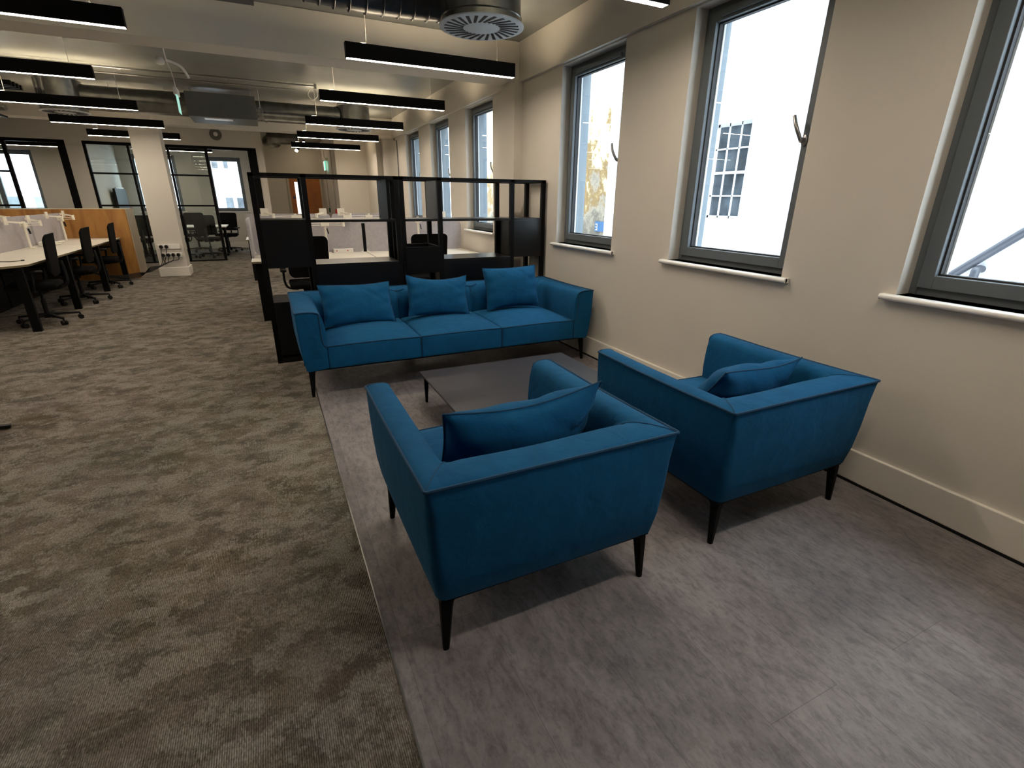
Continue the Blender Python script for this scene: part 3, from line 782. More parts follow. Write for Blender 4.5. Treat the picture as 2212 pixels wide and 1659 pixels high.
# ------------------------------------------------------------------ task chairs
def rrect(w, h, r, n=5):
    pts = []
    for cx, cy, a0 in ((w / 2 - r, h / 2 - r, 0), (-w / 2 + r, h / 2 - r, PI / 2), (-w / 2 + r, -h / 2 + r, PI), (w / 2 - r, -h / 2 + r, 1.5 * PI)):
        for k in range(n + 1):
            a = a0 + PI / 2 * k / n; pts.append((cx + r * math.cos(a), cy + r * math.sin(a)))
    return pts
def plate(mb, pts, y0, y1, z):   # upright plate in x-z, thickness along y
    n = len(pts)
    vs = [(p[0], y0, z + p[1]) for p in pts] + [(p[0], y1, z + p[1]) for p in pts]
    return mb.add(vs, [tuple(range(n)), tuple(range(2 * n - 1, n - 1, -1))] + [(i, (i + 1) % n, n + (i + 1) % n, n + i) for i in range(n)])
def task_chair(name, label, loc, rz, group, arms=False, top=1.03):
    """local: sitter faces -y, backrest at +y"""
    e = empty(name, label, 'chair', loc, rz, group, local=True)
    b = MB(); b.cyl((0, 0, .065), (0, 0, .12), .04, .03, 16)
    for k in range(5):
        a = 2 * PI * k / 5 + PI / 2 + .3; d_ = Vector((math.cos(a), math.sin(a), 0))
        b.beam(Vector((0, 0, .105)) + d_ * .02, Vector((0, 0, .082)) + d_ * .30, .045, .032, .028, .02)
    b.build('star_base', 'black_plastic', e, smooth=0, local=True, bevel=.003)
    for k in range(5):
        a = 2 * PI * k / 5 + PI / 2 + .3; d_ = Vector((math.cos(a), math.sin(a), 0)); s_ = Vector((-d_.y, d_.x, 0)); c_ = Vector((0, 0, .029)) + d_ * .30
        q = MB(); q.cyl(c_ - s_ * .026, c_ - s_ * .006, .028, n=14); q.cyl(c_ + s_ * .006, c_ + s_ * .026, .028, n=14); q.cyl(c_ + Vector((0, 0, .0)), c_ + Vector((0, 0, .05)), .009, n=8)
        q.build('castor', 'black_plastic', e, smooth=40, local=True)
    q = MB(); q.cyl((0, 0, .11), (0, 0, .28), .026, n=14); q.cyl((0, 0, .26), (0, 0, .40), .014, n=12); q.box(-.09, .09, -.10, .10, .385, .42)
    q.build('gas_column', 'black_plastic', e, smooth=40, local=True)
    q = MB(); q.softbox(-.235, .235, -.26, .20, .42, .485, r=.03, n=6, bulge=(0, 0, 0, 0, 0, .012)); q.build('seat', 'black_mesh', e, smooth=60, local=True)
    h = top - .56
    q = MB(); pts = rrect(.48, h, .06)
    plate(q, pts, .0, .022, 0)
    for i, p in enumerate(q.v):
        zz = p.z + .56 + h / 2; q.v[i] = Vector((p.x * (1 - .10 * max(0, (.72 - zz)) / .2), p.y + .215 + .045 * ((zz - .56) / h) - .05 * math.sin(PI * (zz - .5) / .6) + (p.x / .22) ** 2 * -.02, zz))
    q.build('backrest', 'black_mesh', e, smooth=30, local=True)
    q = MB(); q.tube(catmull([(0, .08, .40), (0, .20, .41), (0, .27, .47), (0, .275, .60), (0, .265, .72)], 5), .018, 8); q.build('back_support', 'black_plastic', e, smooth=60, local=True)
    if arms:
        for s_ in (-1, 1):
            q = MB(); q.tube(catmull([(s_ * .14, 0, .40), (s_ * .25, 0, .42), (s_ * .285, .02, .50), (s_ * .285, .03, .62)], 5), .014, 8)
            q.softbox(s_ * .285 - .035, s_ * .285 + .035, -.14, .13, .62, .65, r=.014, n=4); q.build('armrest', 'black_plastic', e, smooth=60, local=True)
    return e
g = 'black task chairs at the left desk bank'
tc = task_chair('task_chair', 'black task chair at the left desks, nearest to the camera', (-2.53, 7.72, 0), -PI / 2 + .12, g, True)
dup(tc, (-2.53, 9.12, 0), -PI / 2 + .06, 'black task chair at the left desks, middle of the three', g)
dup(tc, (-2.53, 10.55, 0), -PI / 2 + .08, 'black task chair at the left desks, beside the orange end panel', g)
g = 'black task chairs at the right desk bank'
dup(tc, (.40, 6.62, 0), PI, 'black task chair behind the left shelving unit, at the left desk of the right bank', g)
dup(tc, (1.88, 6.62, 0), PI, 'black task chair behind the right shelving unit, in front of the window-side desk', g)
g = 'black chairs around the meeting table'
dup(tc, (-1.33, 14.95, 0), PI - .1, 'black meeting chair behind the glass, nearest the open doorway', g)
dup(tc, (-1.98, 14.92, 0), PI + .1, 'black meeting chair seen behind the column, near side of the meeting table', g)
dup(tc, (-1.00, 16.55, 0), -.35, 'black meeting chair on the far side of the meeting table by its white end', g)
dup(tc, (-2.62, 14.95, 0), PI, 'black meeting chair seen through glass left of the column', g)
dup(tc, (-1.75, 16.7, 0), .1, 'black meeting chair beyond the table, under the middle of the glass', g)

# ------------------------------------------------------------------ desks
def desk(x0, x1, y0, y1, label, group, legs, cut=None, edge_w=.001):
    e = empty('desk', label, 'desk', ((x0 + x1) / 2, (y0 + y1) / 2, 0), group=group)
    t = MB()
    if cut:
        pts = cut; n = len(pts)
        for (za, zb, mi) in ((.713, .7345, 1), (.7345, .735, 0)):
            t.mat(mi); vs = [(p[0], p[1], za) for p in pts] + [(p[0], p[1], zb) for p in pts]
            t.add(vs, [tuple(range(n))[::-1], tuple(range(n, 2 * n))] + [(i, (i + 1) % n, n + (i + 1) % n, n + i) for i in range(n)])
    else:
        t.mat(1).box(x0, x1, y0, y1, .713, .7335); t.mat(0).box(x0, x1, y0, y1, .7335, .735)
    t.build('desktop', ['desk_white', 'desk_edge'], e, smooth=0)
    t = MB(); t.box(x0 + .10, x1 - .10, y0 + .10, y0 + .14, .668, .712); t.box(x0 + .10, x1 - .10, y1 - .14, y1 - .10, .668, .712)
    t.build('under_beam', 'black_metal', e, smooth=0)
    if x1 < -2 and x0 > -3.5: MB().box(x0 + .03, x0 + .05, y0 + .02, y1 - .02, .06, .70).build('modesty_panel', 'black_metal', e, smooth=0)
    for (lx, ly) in legs:
        MB().box(lx - .04, lx + .04, ly - .025, ly + .025, 0, .712).build('leg', 'black_metal', e, smooth=0, bevel=.003)
    return e
LX = -3.20
gl_ = 'desks of the left bank'
desk(LX, -2.42, 7.11, 8.595, 'white desk at the near end of the left bank, with a cut corner', gl_, [(-2.50, 7.24), (-2.46, 8.56)],
     cut=[(LX, 7.11), (-2.58, 7.11), (-2.42, 7.28), (-2.42, 8.595), (LX, 8.595)])
desk(LX, -2.42, 8.605, 10.085, 'white desk in the middle of the left bank, second from the camera', gl_, [(-2.46, 10.05)])
desk(LX, -2.42, 10.095, 11.54, 'white desk at the far end of the left bank, touching the orange panel', gl_, [(-2.46, 11.42)])
for i, (ya, yb, w_) in enumerate(((7.11, 8.595, 'near'), (8.605, 10.085, 'middle'), (10.095, 11.54, 'far'))):
    desk(-4.03, LX - .012, ya, yb, 'white desk on the far side of the left bank, behind the %s screen' % w_, gl_, [(-3.95, ya + .06)])
for i, (ya, yb, w_) in enumerate(((7.15, 8.56, 'nearest'), (8.64, 10.05, 'middle'), (10.13, 11.50, 'farthest, next to the orange panel'))):
    t = MB(); pts = rrect(yb - ya, .43, .05); n = len(pts); c_ = (ya + yb) / 2
    vs = [(LX + .001, c_ + p[0], .95 + p[1]) for p in pts] + [(LX + .029, c_ + p[0], .95 + p[1]) for p in pts]
    t.add(vs, [tuple(range(n)), tuple(range(2 * n - 1, n - 1, -1))] + [(j, (j + 1) % n, n + (j + 1) % n, n + j) for j in range(n)])
    o = t.build('desk_screen', 'screen', smooth=30); tag(o, 'grey felt desk screen along the left bank, %s' % w_, 'screen', 'screens of the left bank')
# orange end panel: a ply face on a thick carcass
e = empty('end_panel', 'orange plywood end panel standing at the far end of the left desks', 'panel', (-3.2, 11.8, 0))
MB().box(-4.10, -2.262, 11.56, 11.60, 0, 1.225).build('ply_face', 'ply', e, smooth=0)
MB().box(-4.10, -2.25, 11.602, 12.20, 0, 1.228).build('locker_carcass', plain('beige_laminate', (.42, .36, .26), .5), e, smooth=0)

# right banks
gr = 'desks of the right bank behind the shelving'
desk(-.21, 1.235, 6.68, 7.49, 'white desk directly behind the left shelving unit', gr, [(-.14, 6.80), (-.14, 7.38)])
desk(1.245, 2.69, 6.68, 7.49, 'white desk by the window behind the right shelving unit', gr, [(1.25, 6.8), (2.6, 6.8)])
desk(-.21, 1.235, 7.492, 8.26, 'white desk of the right bank on the far side of its left screen', gr, [(-.14, 8.18)])
desk(1.245, 2.69, 7.492, 8.26, 'white desk of the right bank on the far side of its window-side screen', gr, [(2.6, 8.18)])
gf = 'desks of the farthest bank'
desk(-.35, 1.20, 10.30, 11.05, 'white desk of the farthest bank, at the aisle end facing the camera', gf, [(-.28, 10.4)])
desk(1.21, 2.69, 10.30, 11.05, 'white desk of the farthest bank, at the window end', gf, [(2.6, 10.4)])
def xscreen(x0, x1, y, z0, z1, label, group):
    t = MB(); pts = rrect(x1 - x0, z1 - z0, .06); c_ = (x0 + x1) / 2
    plate(t, [(p[0] + c_, p[1]) for p in pts], y - .014, y + .014, (z0 + z1) / 2)
    o = t.build('desk_screen', 'screen', smooth=30); tag(o, label, 'screen', group); return o
gs = 'screens of the right bank'
xscreen(-.17, 1.215, 7.47, .735, 1.135, 'grey screen with rounded corners behind the white power box', gs)
xscreen(1.262, 2.69, 7.47, .735, 1.135, 'grey screen beside the window behind the right shelving unit', gs)
t = MB(); pts = rrect(.82, .46, .07)
n = len(pts); vs = [(-.208, 7.46 + p[0], .965 + p[1]) for p in pts] + [(-.180, 7.46 + p[0], .965 + p[1]) for p in pts]
t.add(vs, [tuple(range(n)), tuple(range(2 * n - 1, n - 1, -1))] + [(j, (j + 1) % n, n + (j + 1) % n, n + j) for j in range(n)])
tag(t.build('desk_screen', 'screen', smooth=30), 'grey end screen across the aisle end of the right bank', 'screen', gs)
xscreen(-.30, 1.20, 11.03, .735, 1.15, 'grey screen of the farthest bank, at its aisle end', 'screens of the farthest bank')
xscreen(1.23, 2.69, 11.03, .735, 1.15, 'grey screen of the farthest bank, at its window end', 'screens of the farthest bank')
pst = MB().box(1.217, 1.260, 7.46, 7.48, .735, 1.12).build('screen_post', 'black_metal', smooth=0); tag(pst, 'black post between the two grey screens of the right bank', 'post')
# white power box
e = empty('power_box', 'white desktop power box with red dots in front of the grey screen', 'power box', (.92, 7.40, .735))
MB().box(.80, 1.06, 7.37, 7.43, .735, .79).build('housing', 'white_plastic', e, smooth=0, bevel=.006)
for xx in (.84, .985): MB().cyl((xx, 7.372, .765), (xx, 7.366, .765), .008, n=10).build('red_dot', 'red_plastic', e)
tag(MB().box(2.02, 2.14, 7.37, 7.43, .735, .80).build('power_box', 'white_plastic', smooth=0, bevel=.01), 'small white power box on the window-side desk', 'power box')

# monitor arms
def monitor_arm(label, x, y, z, rz, h, span=.62, group='white monitor arms', pole=.035):
    e = empty('monitor_arm', label, 'monitor arm', (x, y, z), rz, group, local=True)
    q = MB(); q.box(-.05, .05, -.05, .05, 0, .012); q.cyl((0, 0, .01), (0, 0, h), pole / 2, n=14); q.build('pole', 'arm_white', e, smooth=40, local=True)
    q = MB(); q.box(-.055, .055, -.03, .03, h - .075, h - .02); q.build('clamp', 'arm_white', e, smooth=0, local=True, bevel=.005)
    for s_ in (-1, 1):
        q = MB(); a = Vector((s_ * .05, 0, h - .045)); b = Vector((s_ * span * .45, -.10, h - .045)); c_ = Vector((s_ * span * .62, .05, h - .01))
        for dz in (-.014, .014): q.beam(a + Vector((0, 0, dz)), b + Vector((0, 0, dz)), .022, .008)
        q.cyl(b - Vector((0, 0, .03)), b + Vector((0, 0, .05)), .02, n=10)
        q.beam(b + Vector((0, 0, .035)), c_ + Vector((0, 0, .02)), .024, .02)
        q.build('swing_arm', 'arm_white', e, smooth=0, local=True)
        q = MB(); q.obox(c_ + Vector((0, .0, .03)), .10, .012, .10); q.obox(c_ + Vector((s_ * .0, .02, .03)), .03, .04, .03)
        q.build('mounting_plate', 'arm_white', e, smooth=0, local=True)
    q = MB(); q.beam((.02, -.03, h - .10), (.035, -.035, h - .17), .02, .012); q.build('clamp_lever', 'black_plastic', e, smooth=0, local=True)
    return e
monitor_arm('white monitor arm on the left bank beside the nearest black chair', -3.06, 9.50, .735, PI / 2, .37)
monitor_arm('white monitor arm on the left bank nearest to the orange panel', -3.04, 10.95, .735, PI / 2, .40)
monitor_arm('white monitor arm on the left bank at the edge of the photo', -3.06, 8.1, .735, PI / 2, .37)
monitor_arm('white monitor arm on the far side of the left bank', -3.42, 9.6, .735, PI / 2, .42)
monitor_arm('white monitor arm behind the left bay of the left shelving unit', .40, 8.0, .735, 0, .50)
monitor_arm('white monitor arm seen through the wide bay of the left shelving unit', 1.42, 8.0, .735, 0, .50)
monitor_arm('low white monitor arm above the screen next to the chair behind the left shelving', .72, 7.36, .735, 0, .43, .5)
monitor_arm('white monitor arm before the window-side screen, behind the planter box', 2.0, 7.36, .735, 0, .47)
# soft bundle on the left desks
e = empty('loose_cables', 'small heap of white cables and packaging on the left desks', 'cables', (-3.0, 9.95, .735))
q = MB(); q.softbox(-3.08, -2.90, 9.82, 10.04, .735, .80, r=.03, n=4, bulge=(0, 0, 0, 0, 0, .015)); q.build('white_bag', 'white_plastic', e)
q = MB(); q.tube(catmull([(-3.0, 10.0, .745), (-2.9, 10.2, .75), (-3.05, 10.35, .745), (-2.95, 10.5, .76), (-3.1, 10.3, .75)], 6), .012, 6); q.build('cord', 'arm_white', e)
q = MB(); q.tube(catmull([(-2.98, 7.6, .739), (-2.80, 7.66, .739), (-2.68, 7.63, .739), (-2.60, 7.68, .742)], 6), .004, 6); q.tube([(-2.60, 7.68, .744), (-2.57, 7.69, .744)], .008, 6)
tag(q.build('usb_cable', 'black_plastic'), 'thin black cable lying on the nearest left desk', 'cable')

# white shell chair just entering the frame at the left
e = empty('shell_chair', 'white shell chair with black foot, cut off by the left edge of the photo', 'chair', (-2.02, 4.05, 0))
q = MB()
vs = []; fs = []; n1, n2 = 12, 16
for i in range(n1 + 1):
    t_ = i / n1
    for j in range(n2 + 1):
        a = -PI * .5 - .9 + (PI + 1.8) * j / n2
        rr = .26 + .145 * t_ ** .7
        vs.append((-2.02 + rr * math.cos(a), 4.05 + rr * math.sin(a) * .95, .42 + .30 * t_ ** 1.6 + .05 * math.cos(a) * 0))
for i in range(n1):
    for j in range(n2): fs.append((i * (n2 + 1) + j, i * (n2 + 1) + j + 1, (i + 1) * (n2 + 1) + j + 1, (i + 1) * (n2 + 1) + j))
q.add(vs, fs)
o = q.build('shell', 'white_plastic', e, smooth=60); sm = o.modifiers.new('s', 'SOLIDIFY'); sm.thickness = .012
q = MB(); q.cyl((-2.02, 4.05, .41), (-2.02, 4.05, .455), .27, n=24); q.build('seat', 'white_plastic', e)
q = MB(); q.cyl((-2.02, 4.05, .03), (-2.02, 4.05, .41), .02, n=12); q.build('column', 'black_plastic', e)
q = MB()
for k in range(4):
    a = PI / 2 * k + .18; q.beam((-2.02, 4.05, .045), (-2.02 + .31 * math.cos(a), 4.05 + .31 * math.sin(a), .015), .05, .03, .035, .02)
q.build('star_base', 'black_plastic', e, smooth=0, bevel=.003)

q = MB(); q.softbox(-.268, -.248, .978, .990, 0.001, .006, r=.002, n=2); q.softbox(-.255, -.240, .985, .997, 0.001, .005, r=.002, n=2)
tag(q.build('paper_scrap', plain('yellow_scrap', (.6, .42, .08), .7), smooth=40), 'tiny yellow scrap lying on the carpet in the foreground', 'scrap')
# ------------------------------------------------------------------ glazed partitions
def glazed(label, x0, x1, mull, rails=(1.25, 1.90), gap=None):
    e = empty('glazed_partition', label, 'partition', ((x0 + x1) / 2, YG, 0), group='black framed glazed partitions')
    t = MB(); w_ = .05
    lo = x0; hi = x1 if gap is None else gap[0]
    t.box(x0, x1, YG - .03, YG + .03, GT - .06, GT)
    t.box(lo, hi, YG - .03, YG + .03, 0, .03)
    t.box(x0, x0 + w_, YG - .03, YG + .03, .03, GT - .06); 
    t.box(hi - w_ * 1.2, hi, YG - .035, YG + .035, 0, GT - .06)
    if gap: t.box(gap[1], x1, YG - .06, YG + .06, 0, GT - .06)
    t.build('outer_frame', 'black_metal', e, smooth=0)
    ms = [x0] + list(mull) + [hi]
    for m_ in mull: MB().box(m_ - .022, m_ + .022, YG - .02, YG + .02, .03, GT - .06).build('mullion', 'black_metal', e, smooth=0)
    for z in rails: MB().box(x0 + w_, hi - w_, YG - .018, YG + .018, z - .018, z + .018).build('glazing_bar', 'black_metal', e, smooth=0)
    for a, b in zip(ms[:-1], ms[1:]):
        MB().box(a + .01, b - .01, YG - .004, YG + .004, .03, GT - .06).build('glass_panel', 'glass_in', e, smooth=0)
    return e
glazed('black-framed glass front of the meeting room with an open doorway, right of the column', -3.20, .05, (-2.43, -1.71), gap=(-.95, -.13))
glazed('black-framed glass front of the left office, cut by the photo edge', -6.2, -3.48, (-5.4,), gap=(-4.43, -3.61))
# wide dark right post of the left front
# meeting room furniture
e = empty('meeting_table', 'white meeting table behind the glass, ringed by black chairs', 'table', (-1.9, 15.8, 0))
MB().box(-2.95, -.92, 15.2, 16.35, .71, .735).build('tabletop', 'desk_white', e, smooth=0, bevel=.003)
for lx in (-2.85, -1.0):
    MB().box(lx - .03, lx + .03, 15.3, 16.25, 0, .04).build('foot', 'black_metal', e, smooth=0)
    MB().box(lx - .03, lx + .03, 15.70, 15.85, .04, .71).build('leg', 'black_metal', e, smooth=0)
e = empty('wall_screen', 'dark wall-mounted television seen edge-on behind the glass of the meeting room', 'television', (-3.25, 16.6, 1.15))
MB().box(-3.26, -3.21, 15.95, 17.1, 1.02, 1.62).build('display', 'black_plastic', e, smooth=0, bevel=.005)
MB().box(-3.34, -3.26, 16.3, 16.6, 1.1, 1.5).build('bracket', 'black_metal', e, smooth=0)
tag(MB().box(-3.335, -3.315, 16.6, 17.5, 1.0, 1.66).build('whiteboard', 'white_plastic', smooth=0), 'pale board on the meeting room side wall beyond the television', 'board')

# ------------------------------------------------------------------ linear pendant lights
def pendant(x0, x1, y, label, group, z=2.50, wires=True, top=ZC):
    e = empty('linear_pendant', label, 'light', ((x0 + x1) / 2, y, z), group=group)
    t = MB(); w_ = .030; zt = z + .112
    t.box(x0, x1, y - w_, y - w_ + .003, z, zt); t.box(x0, x1, y + w_ - .003, y + w_, z, zt)
    t.box(x0, x0 + .004, y - w_ + .003, y + w_ - .003, z, zt); t.box(x1 - .004, x1, y - w_ + .003, y + w_ - .003, z, zt)
    t.box(x0 + .004, x1 - .004, y - w_ + .003, y + w_ - .003, z + .03, z + .06)
    t.build('housing', 'black_metal', e, smooth=0)
    MB().box(x0 + .006, x1 - .006, y - w_ + .004, y + w_ - .004, z + .001, z + .008).build('diffuser', 'led', e, smooth=0)
    MB().box(x0 + .10, x1 - .10, y - w_ + .008, y + w_ - .008, z + .092, z + .098).build('uplight_diffuser', 'led_up', e, smooth=0)
    for xx in (x0 + .17, x1 - .17):
        q = MB(); q.cyl((xx, y, zt - .01), (xx, y, zt + .02), .009, .004, n=10); q.cyl((xx, y, zt + .02), (xx, y, top), .0022, n=6)
        q.build('suspension_wire', 'steel', e)
    q = MB(); q.tube([(x0 + .10, y, zt + .004), (x0 + .17, y, zt + .012), (x0 + .172, y, zt + .1), (x0 + .175, y, top)], .0022, 5); q.build('power_flex', 'arm_white', e)
    return e
ord_ = ['nearest', 'second nearest', 'third nearest', 'fourth nearest', 'farthest']
gR = 'linear pendants over the right side'; gL = 'linear pendants over the left side'
for i, y in enumerate((4.75, 6.80, 8.95, 10.95, 13.10)):
    pendant(.775, 2.27, y, 'black linear pendant light, %s of the right-hand row above the shelving' % ord_[i], gR)
pendant(.775, 2.27, 2.72, 'black linear pendant light at the top edge of the photo near the windows', gR)
pendant(.775, 2.27, .65, 'unseen black linear pendant light added above the camera near the windows', gR)  # outside the view, assumed so the room is lit evenly
for i, (xr, y) in enumerate(((-.65, 4.66), (-1.28, 6.68), (-1.29, 8.72), (-1.27, 10.68), (-1.27, 12.62))):
    pendant(xr - 1.47, xr, y, 'black linear pendant light, %s of the left-hand row' % ord_[i], gL)
for y in (2.7,): pendant(-2.75, -1.28, y, 'unseen black linear pendant light added over the left aisle, %s' % {.65: 'level with the camera', -1.4: 'behind the camera', 2.7: 'just left of the photo'}[y], gL)  # another assumed fitting out of view, evens out the aisle light
gO = 'linear pendants over the far left desks'
for y, w_ in ((4.66, 'nearest'), (6.7, 'second'), (8.7, 'third'), (10.7, 'fourth')): pendant(-5.9, -4.43, y, 'black linear pendant light over the far left desks, %s of that row' % w_, gO)
gM = 'linear pendants inside the glazed rooms'  # two fittings
pendant(-2.4, -.95, 15.7, 'black linear pendant light over the meeting table', gM)
pendant(-5.5, -4.05, 15.9, 'black linear pendant light inside the left glazed office', gM)

# ------------------------------------------------------------------ ceiling services
def swirl(label, cx, cy, z, R, ztop, rot=0, elbow=None):
    e = empty('swirl_diffuser', label, 'air diffuser', (cx, cy, z), group='round swirl air diffusers')
    q = MB(); q.lathe((cx, cy, z), [(R * .93, .012), (R * .93, .05), (R * .95, .055), (R * .93, .06), (R * .92, .14), (R * .92, ztop - z + .003)], 40)
    q.build('drum', 'galv', e, smooth=40)
    q = MB(); q.lathe((cx, cy, z), [(R * .55, 0.0), (R * .97, 0.0), (R, .004), (R, .012), (R * .6, .012)], 48)
    q.lathe((cx, cy, z), [(.0001, -.001), (R * .40, -.001), (R * .42, .002), (R * .42, .011), (.0001, .011)], 40)
    q.lathe((cx, cy, z), [(.0001, .0005), (R * .96, .0005), (R * .96, .010), (.0001, .010)], 40)
    q.mat(1)
    for k in range(26):
        a = 2 * PI * k / 26 + rot; off = .30
        p0 = Vector((cx + R * .44 * math.cos(a - off * .5), cy + R * .44 * math.sin(a - off * .5), z - .0016)); p1 = Vector((cx + R * .88 * math.cos(a + off * .3), cy + R * .88 * math.sin(a + off * .3), z - .0016))
        q.beam(p0, p1, .020, .002, .026, .002)
    q.build('swirl_plate', ['disc', 'frame_dark'], e, smooth=40)
    if ztop < ZC - .01:
        for s_ in (-1, 1): MB().cyl((cx + s_ * R * .8, cy, ztop - .01), (cx + s_ * R * .8, cy, ZC), .004, n=6).build('hanger', 'steel', e)
    return e
swirl('large round swirl air diffuser near the top of the photo beside the windows', 1.72, 4.18, 2.68, .325, ZC)
swirl('round swirl air diffuser under the long duct, beyond the second pendant', 1.70, 10.25, 2.60, .315, 2.96)
swirl('round swirl air diffuser under the duct at the left, above the left pendants', -2.35, 9.95, 2.56, .29, 2.96)
# dark flexible duct and dark fan-coil box
q = MB(); pts = catmull([(1.50, 4.42, 2.86), (1.2, 4.52, 2.87), (.8, 4.55, 2.875), (.45, 4.50, 2.88), (.15, 4.44, 2.87)], 10)
q.tube(pts, .105, 14)
for i in range(2, len(pts) - 1, 3):
    q.tube([pts[i] + Vector((0, .112 * math.cos(a * PI / 8), .112 * math.sin(a * PI / 8))) for a in range(17)], .006, 5)
tag(q.build('flexible_duct', 'duct_dark', smooth=50), 'dark flexible duct feeding the large round diffuser', 'duct')
e = empty('fan_coil_unit', 'black ceiling fan unit with grey lower edge at the top of the photo', 'air unit', (-.4, 4.3, 2.7))
MB().box(-1.3, .155, 3.95, 4.62, 2.77, 2.99).build('casing', 'black_metal', e, smooth=0)
MB().box(-1.3, .150, 3.96, 4.60, 2.72, 2.768).build('drain_tray', plain('dark_tray', (.05, .05, .052), .5), e, smooth=0)
# long round duct across the room
e = empty('round_duct', 'long galvanised round duct running across the room to the second diffuser', 'duct', (0, 10.2, 2.75))
q = MB(); q.cyl((.14, 10.2, 2.79), (1.45, 10.2, 2.79), .155, n=28); q.build('duct_run', 'galv', e, smooth=40)
q = MB(); q.cyl((-2.15, 10.0, 2.78), (-.82, 10.0, 2.78), .165, n=28); q.build('duct_run', 'galv', e, smooth=40)
for xx in (.25, 1.38): MB().cyl((xx, 10.2, 2.79), (xx + .03, 10.2, 2.79), .162, n=28).build('duct_collar', 'galv', e, smooth=40)
for xx in (.7, -1.1, -1.8): MB().cyl((xx, 10.1, 2.93), (xx, 10.1, ZC), .004, n=6).build('hanger', 'steel', e)
e = empty('air_conditioning_unit', 'grey rectangular ceiling air unit between the two duct runs', 'air unit', (-.35, 9.8, 2.6))
MB().box(-.80, .13, 9.52, 10.35, 2.575, 2.90).build('casing', 'grey_metal', e, smooth=0, bevel=.004)
MB().box(-.60, -.22, 9.56, 9.75, 2.560, 2.574).build('inlet_edge', 'white_plastic', e, smooth=0)
for xx in (-.75, .08): MB().cyl((xx, 9.9, 2.9), (xx, 9.9, ZC), .005, n=6).build('hanger', 'steel', e)
q = MB()
for k in range(3): q.tube([(.19 + .03 * math.cos(a * PI / 10), 9.62 + .012 * k, 2.72 - .05 * k + .05 * math.sin(a * PI / 10)) for a in range(21)], .005, 5)
q.box(.17, .23, 9.60, 9.68, 2.60, 2.64); q.cyl((.19, 9.64, 2.62), (.19, 9.64, ZC + .01), .006, n=6)
tag(q.build('pipe_loop', 'steel', smooth=50), 'coiled metal pipe fittings at the right end of the grey air unit', 'pipework')
# conduits on the soffit
q = MB(); q.tube([(-2.6, 8.73, 2.975), (.93, 8.73, 2.975)], .012, 10); q.box(.93, .965, 8.70, 8.76, 2.94, 3.0)
for xx in (-1.4, -.2, .62): q.cyl((xx - .015, 8.73, 2.975), (xx + .015, 8.73, 2.975), .019, n=10)
tag(q.build('cable_conduit', 'steel', smooth=50), 'thin metal conduit crossing the ceiling before the long duct', 'conduit')
q = MB(); q.tube(catmull([(.95, 8.73, 2.95), (.97, 8.75, 2.86), (.90, 8.75, 2.80), (.84, 8.74, 2.86), (.88, 8.73, 2.94)], 8), .006, 6)
tag(q.build('hanging_cable', 'arm_white', smooth=60), 'small white cable loop hanging from the end of the ceiling conduit', 'cable')
q = MB(); q.tube([(-2.0, 9.3, 3.001), (.7, 9.3, 3.001)], .010, 8); tag(q.build('cable_conduit', 'steel', smooth=50), 'second metal conduit just above the long duct', 'conduit')
# conduit on the far window wall pier
q = MB(); q.tube([(XW - .012, 11.55, 2.98), (XW - .012, 11.55, 2.60), (XW - .012, 11.35, 2.58), (XW - .012, 11.35, .3)], .009, 8)
tag(q.build('wall_conduit', 'frame', smooth=50), 'thin conduit with a kink running down the window wall beside the farthest window', 'conduit')
# smoke detector, emergency exit blade sign
e = empty('smoke_detector', 'white ceiling detector and its fixing near the left end of the beam', 'detector', (-.86, 8.05, 2.93))
q = MB(); q.lathe((-.86, 8.05, 2.93), [(.02, 0), (.045, .01), (.05, .03), (.05, .05), (.03, .08)], 20); q.build('body', 'white_plastic', e)
q = MB(); q.tube(catmull([(-.80, 8.1, 3.0), (-.66, 8.15, 2.95), (-.60, 8.2, 2.84)], 6), .016, 8); q.build('bracket', 'white_plastic', e)
e = empty('exit_sign', 'hanging emergency exit blade seen edge-on with a green glow', 'sign', (-.58, 7.0, 2.3))
q = MB(); q.tube(catmull([(-.70, 7.0, 3.0), (-.69, 7.0, 2.8), (-.66, 7.0, 2.65), (-.655, 7.0, 2.53)], 6), .005, 6); q.build('cable', 'white_plastic', e)
q = MB(); q.softbox(-.675, -.635, 6.90, 7.10, 2.46, 2.53, r=.01, n=3); q.build('housing', 'white_plastic', e)
q = MB(); q.box(-.657, -.651, 6.90, 7.08, 2.29, 2.46); q.build('blade', emit('exit_blade_glow', (.45, .85, .70), .7), e, smooth=0)
# round extract grille on the wall above the glazing
e = empty('round_vent', 'round wall vent above the glazed meeting room', 'vent', (-.72, YG - .06, 2.77))
q = MB()
q.cyl((-.72, YG - .052, 2.77), (-.72, YG - .10, 2.77), .125, .11, 28); q.build('ring', plain('vent_ring_grey', (.13, .12, .10), .5), e, smooth=40)
q = MB(); q.cyl((-.72, YG - .101, 2.77), (-.72, YG - .115, 2.77), .045, .03, 20); q.build('centre_disc', 'white_plastic', e, smooth=40)
for xx, yy in ((1.0, 15.8), (1.3, 16.9), (2.2, 13.6)):  # lamps put in behind the beam, out of sight, to brighten the lobby walls
    e = empty('added_downlight', 'added fill lamp hidden at the lobby ceiling, %s' % {15.8: 'before the orange door', 16.9: 'right above the orange door', 13.6: 'washing the lobby block'}[yy], 'light', (xx, yy, ZC - .05))
    q = MB(); q.lathe((xx, yy, ZC - .05), [(.09, 0), (.095, .05)], 24); q.build('can', 'black_metal', e)
    q = MB(); q.cyl((xx, yy, ZC - .053), (xx, yy, ZC - .05), .08, n=24); q.build('lamp', 'spot_glow', e, smooth=0)
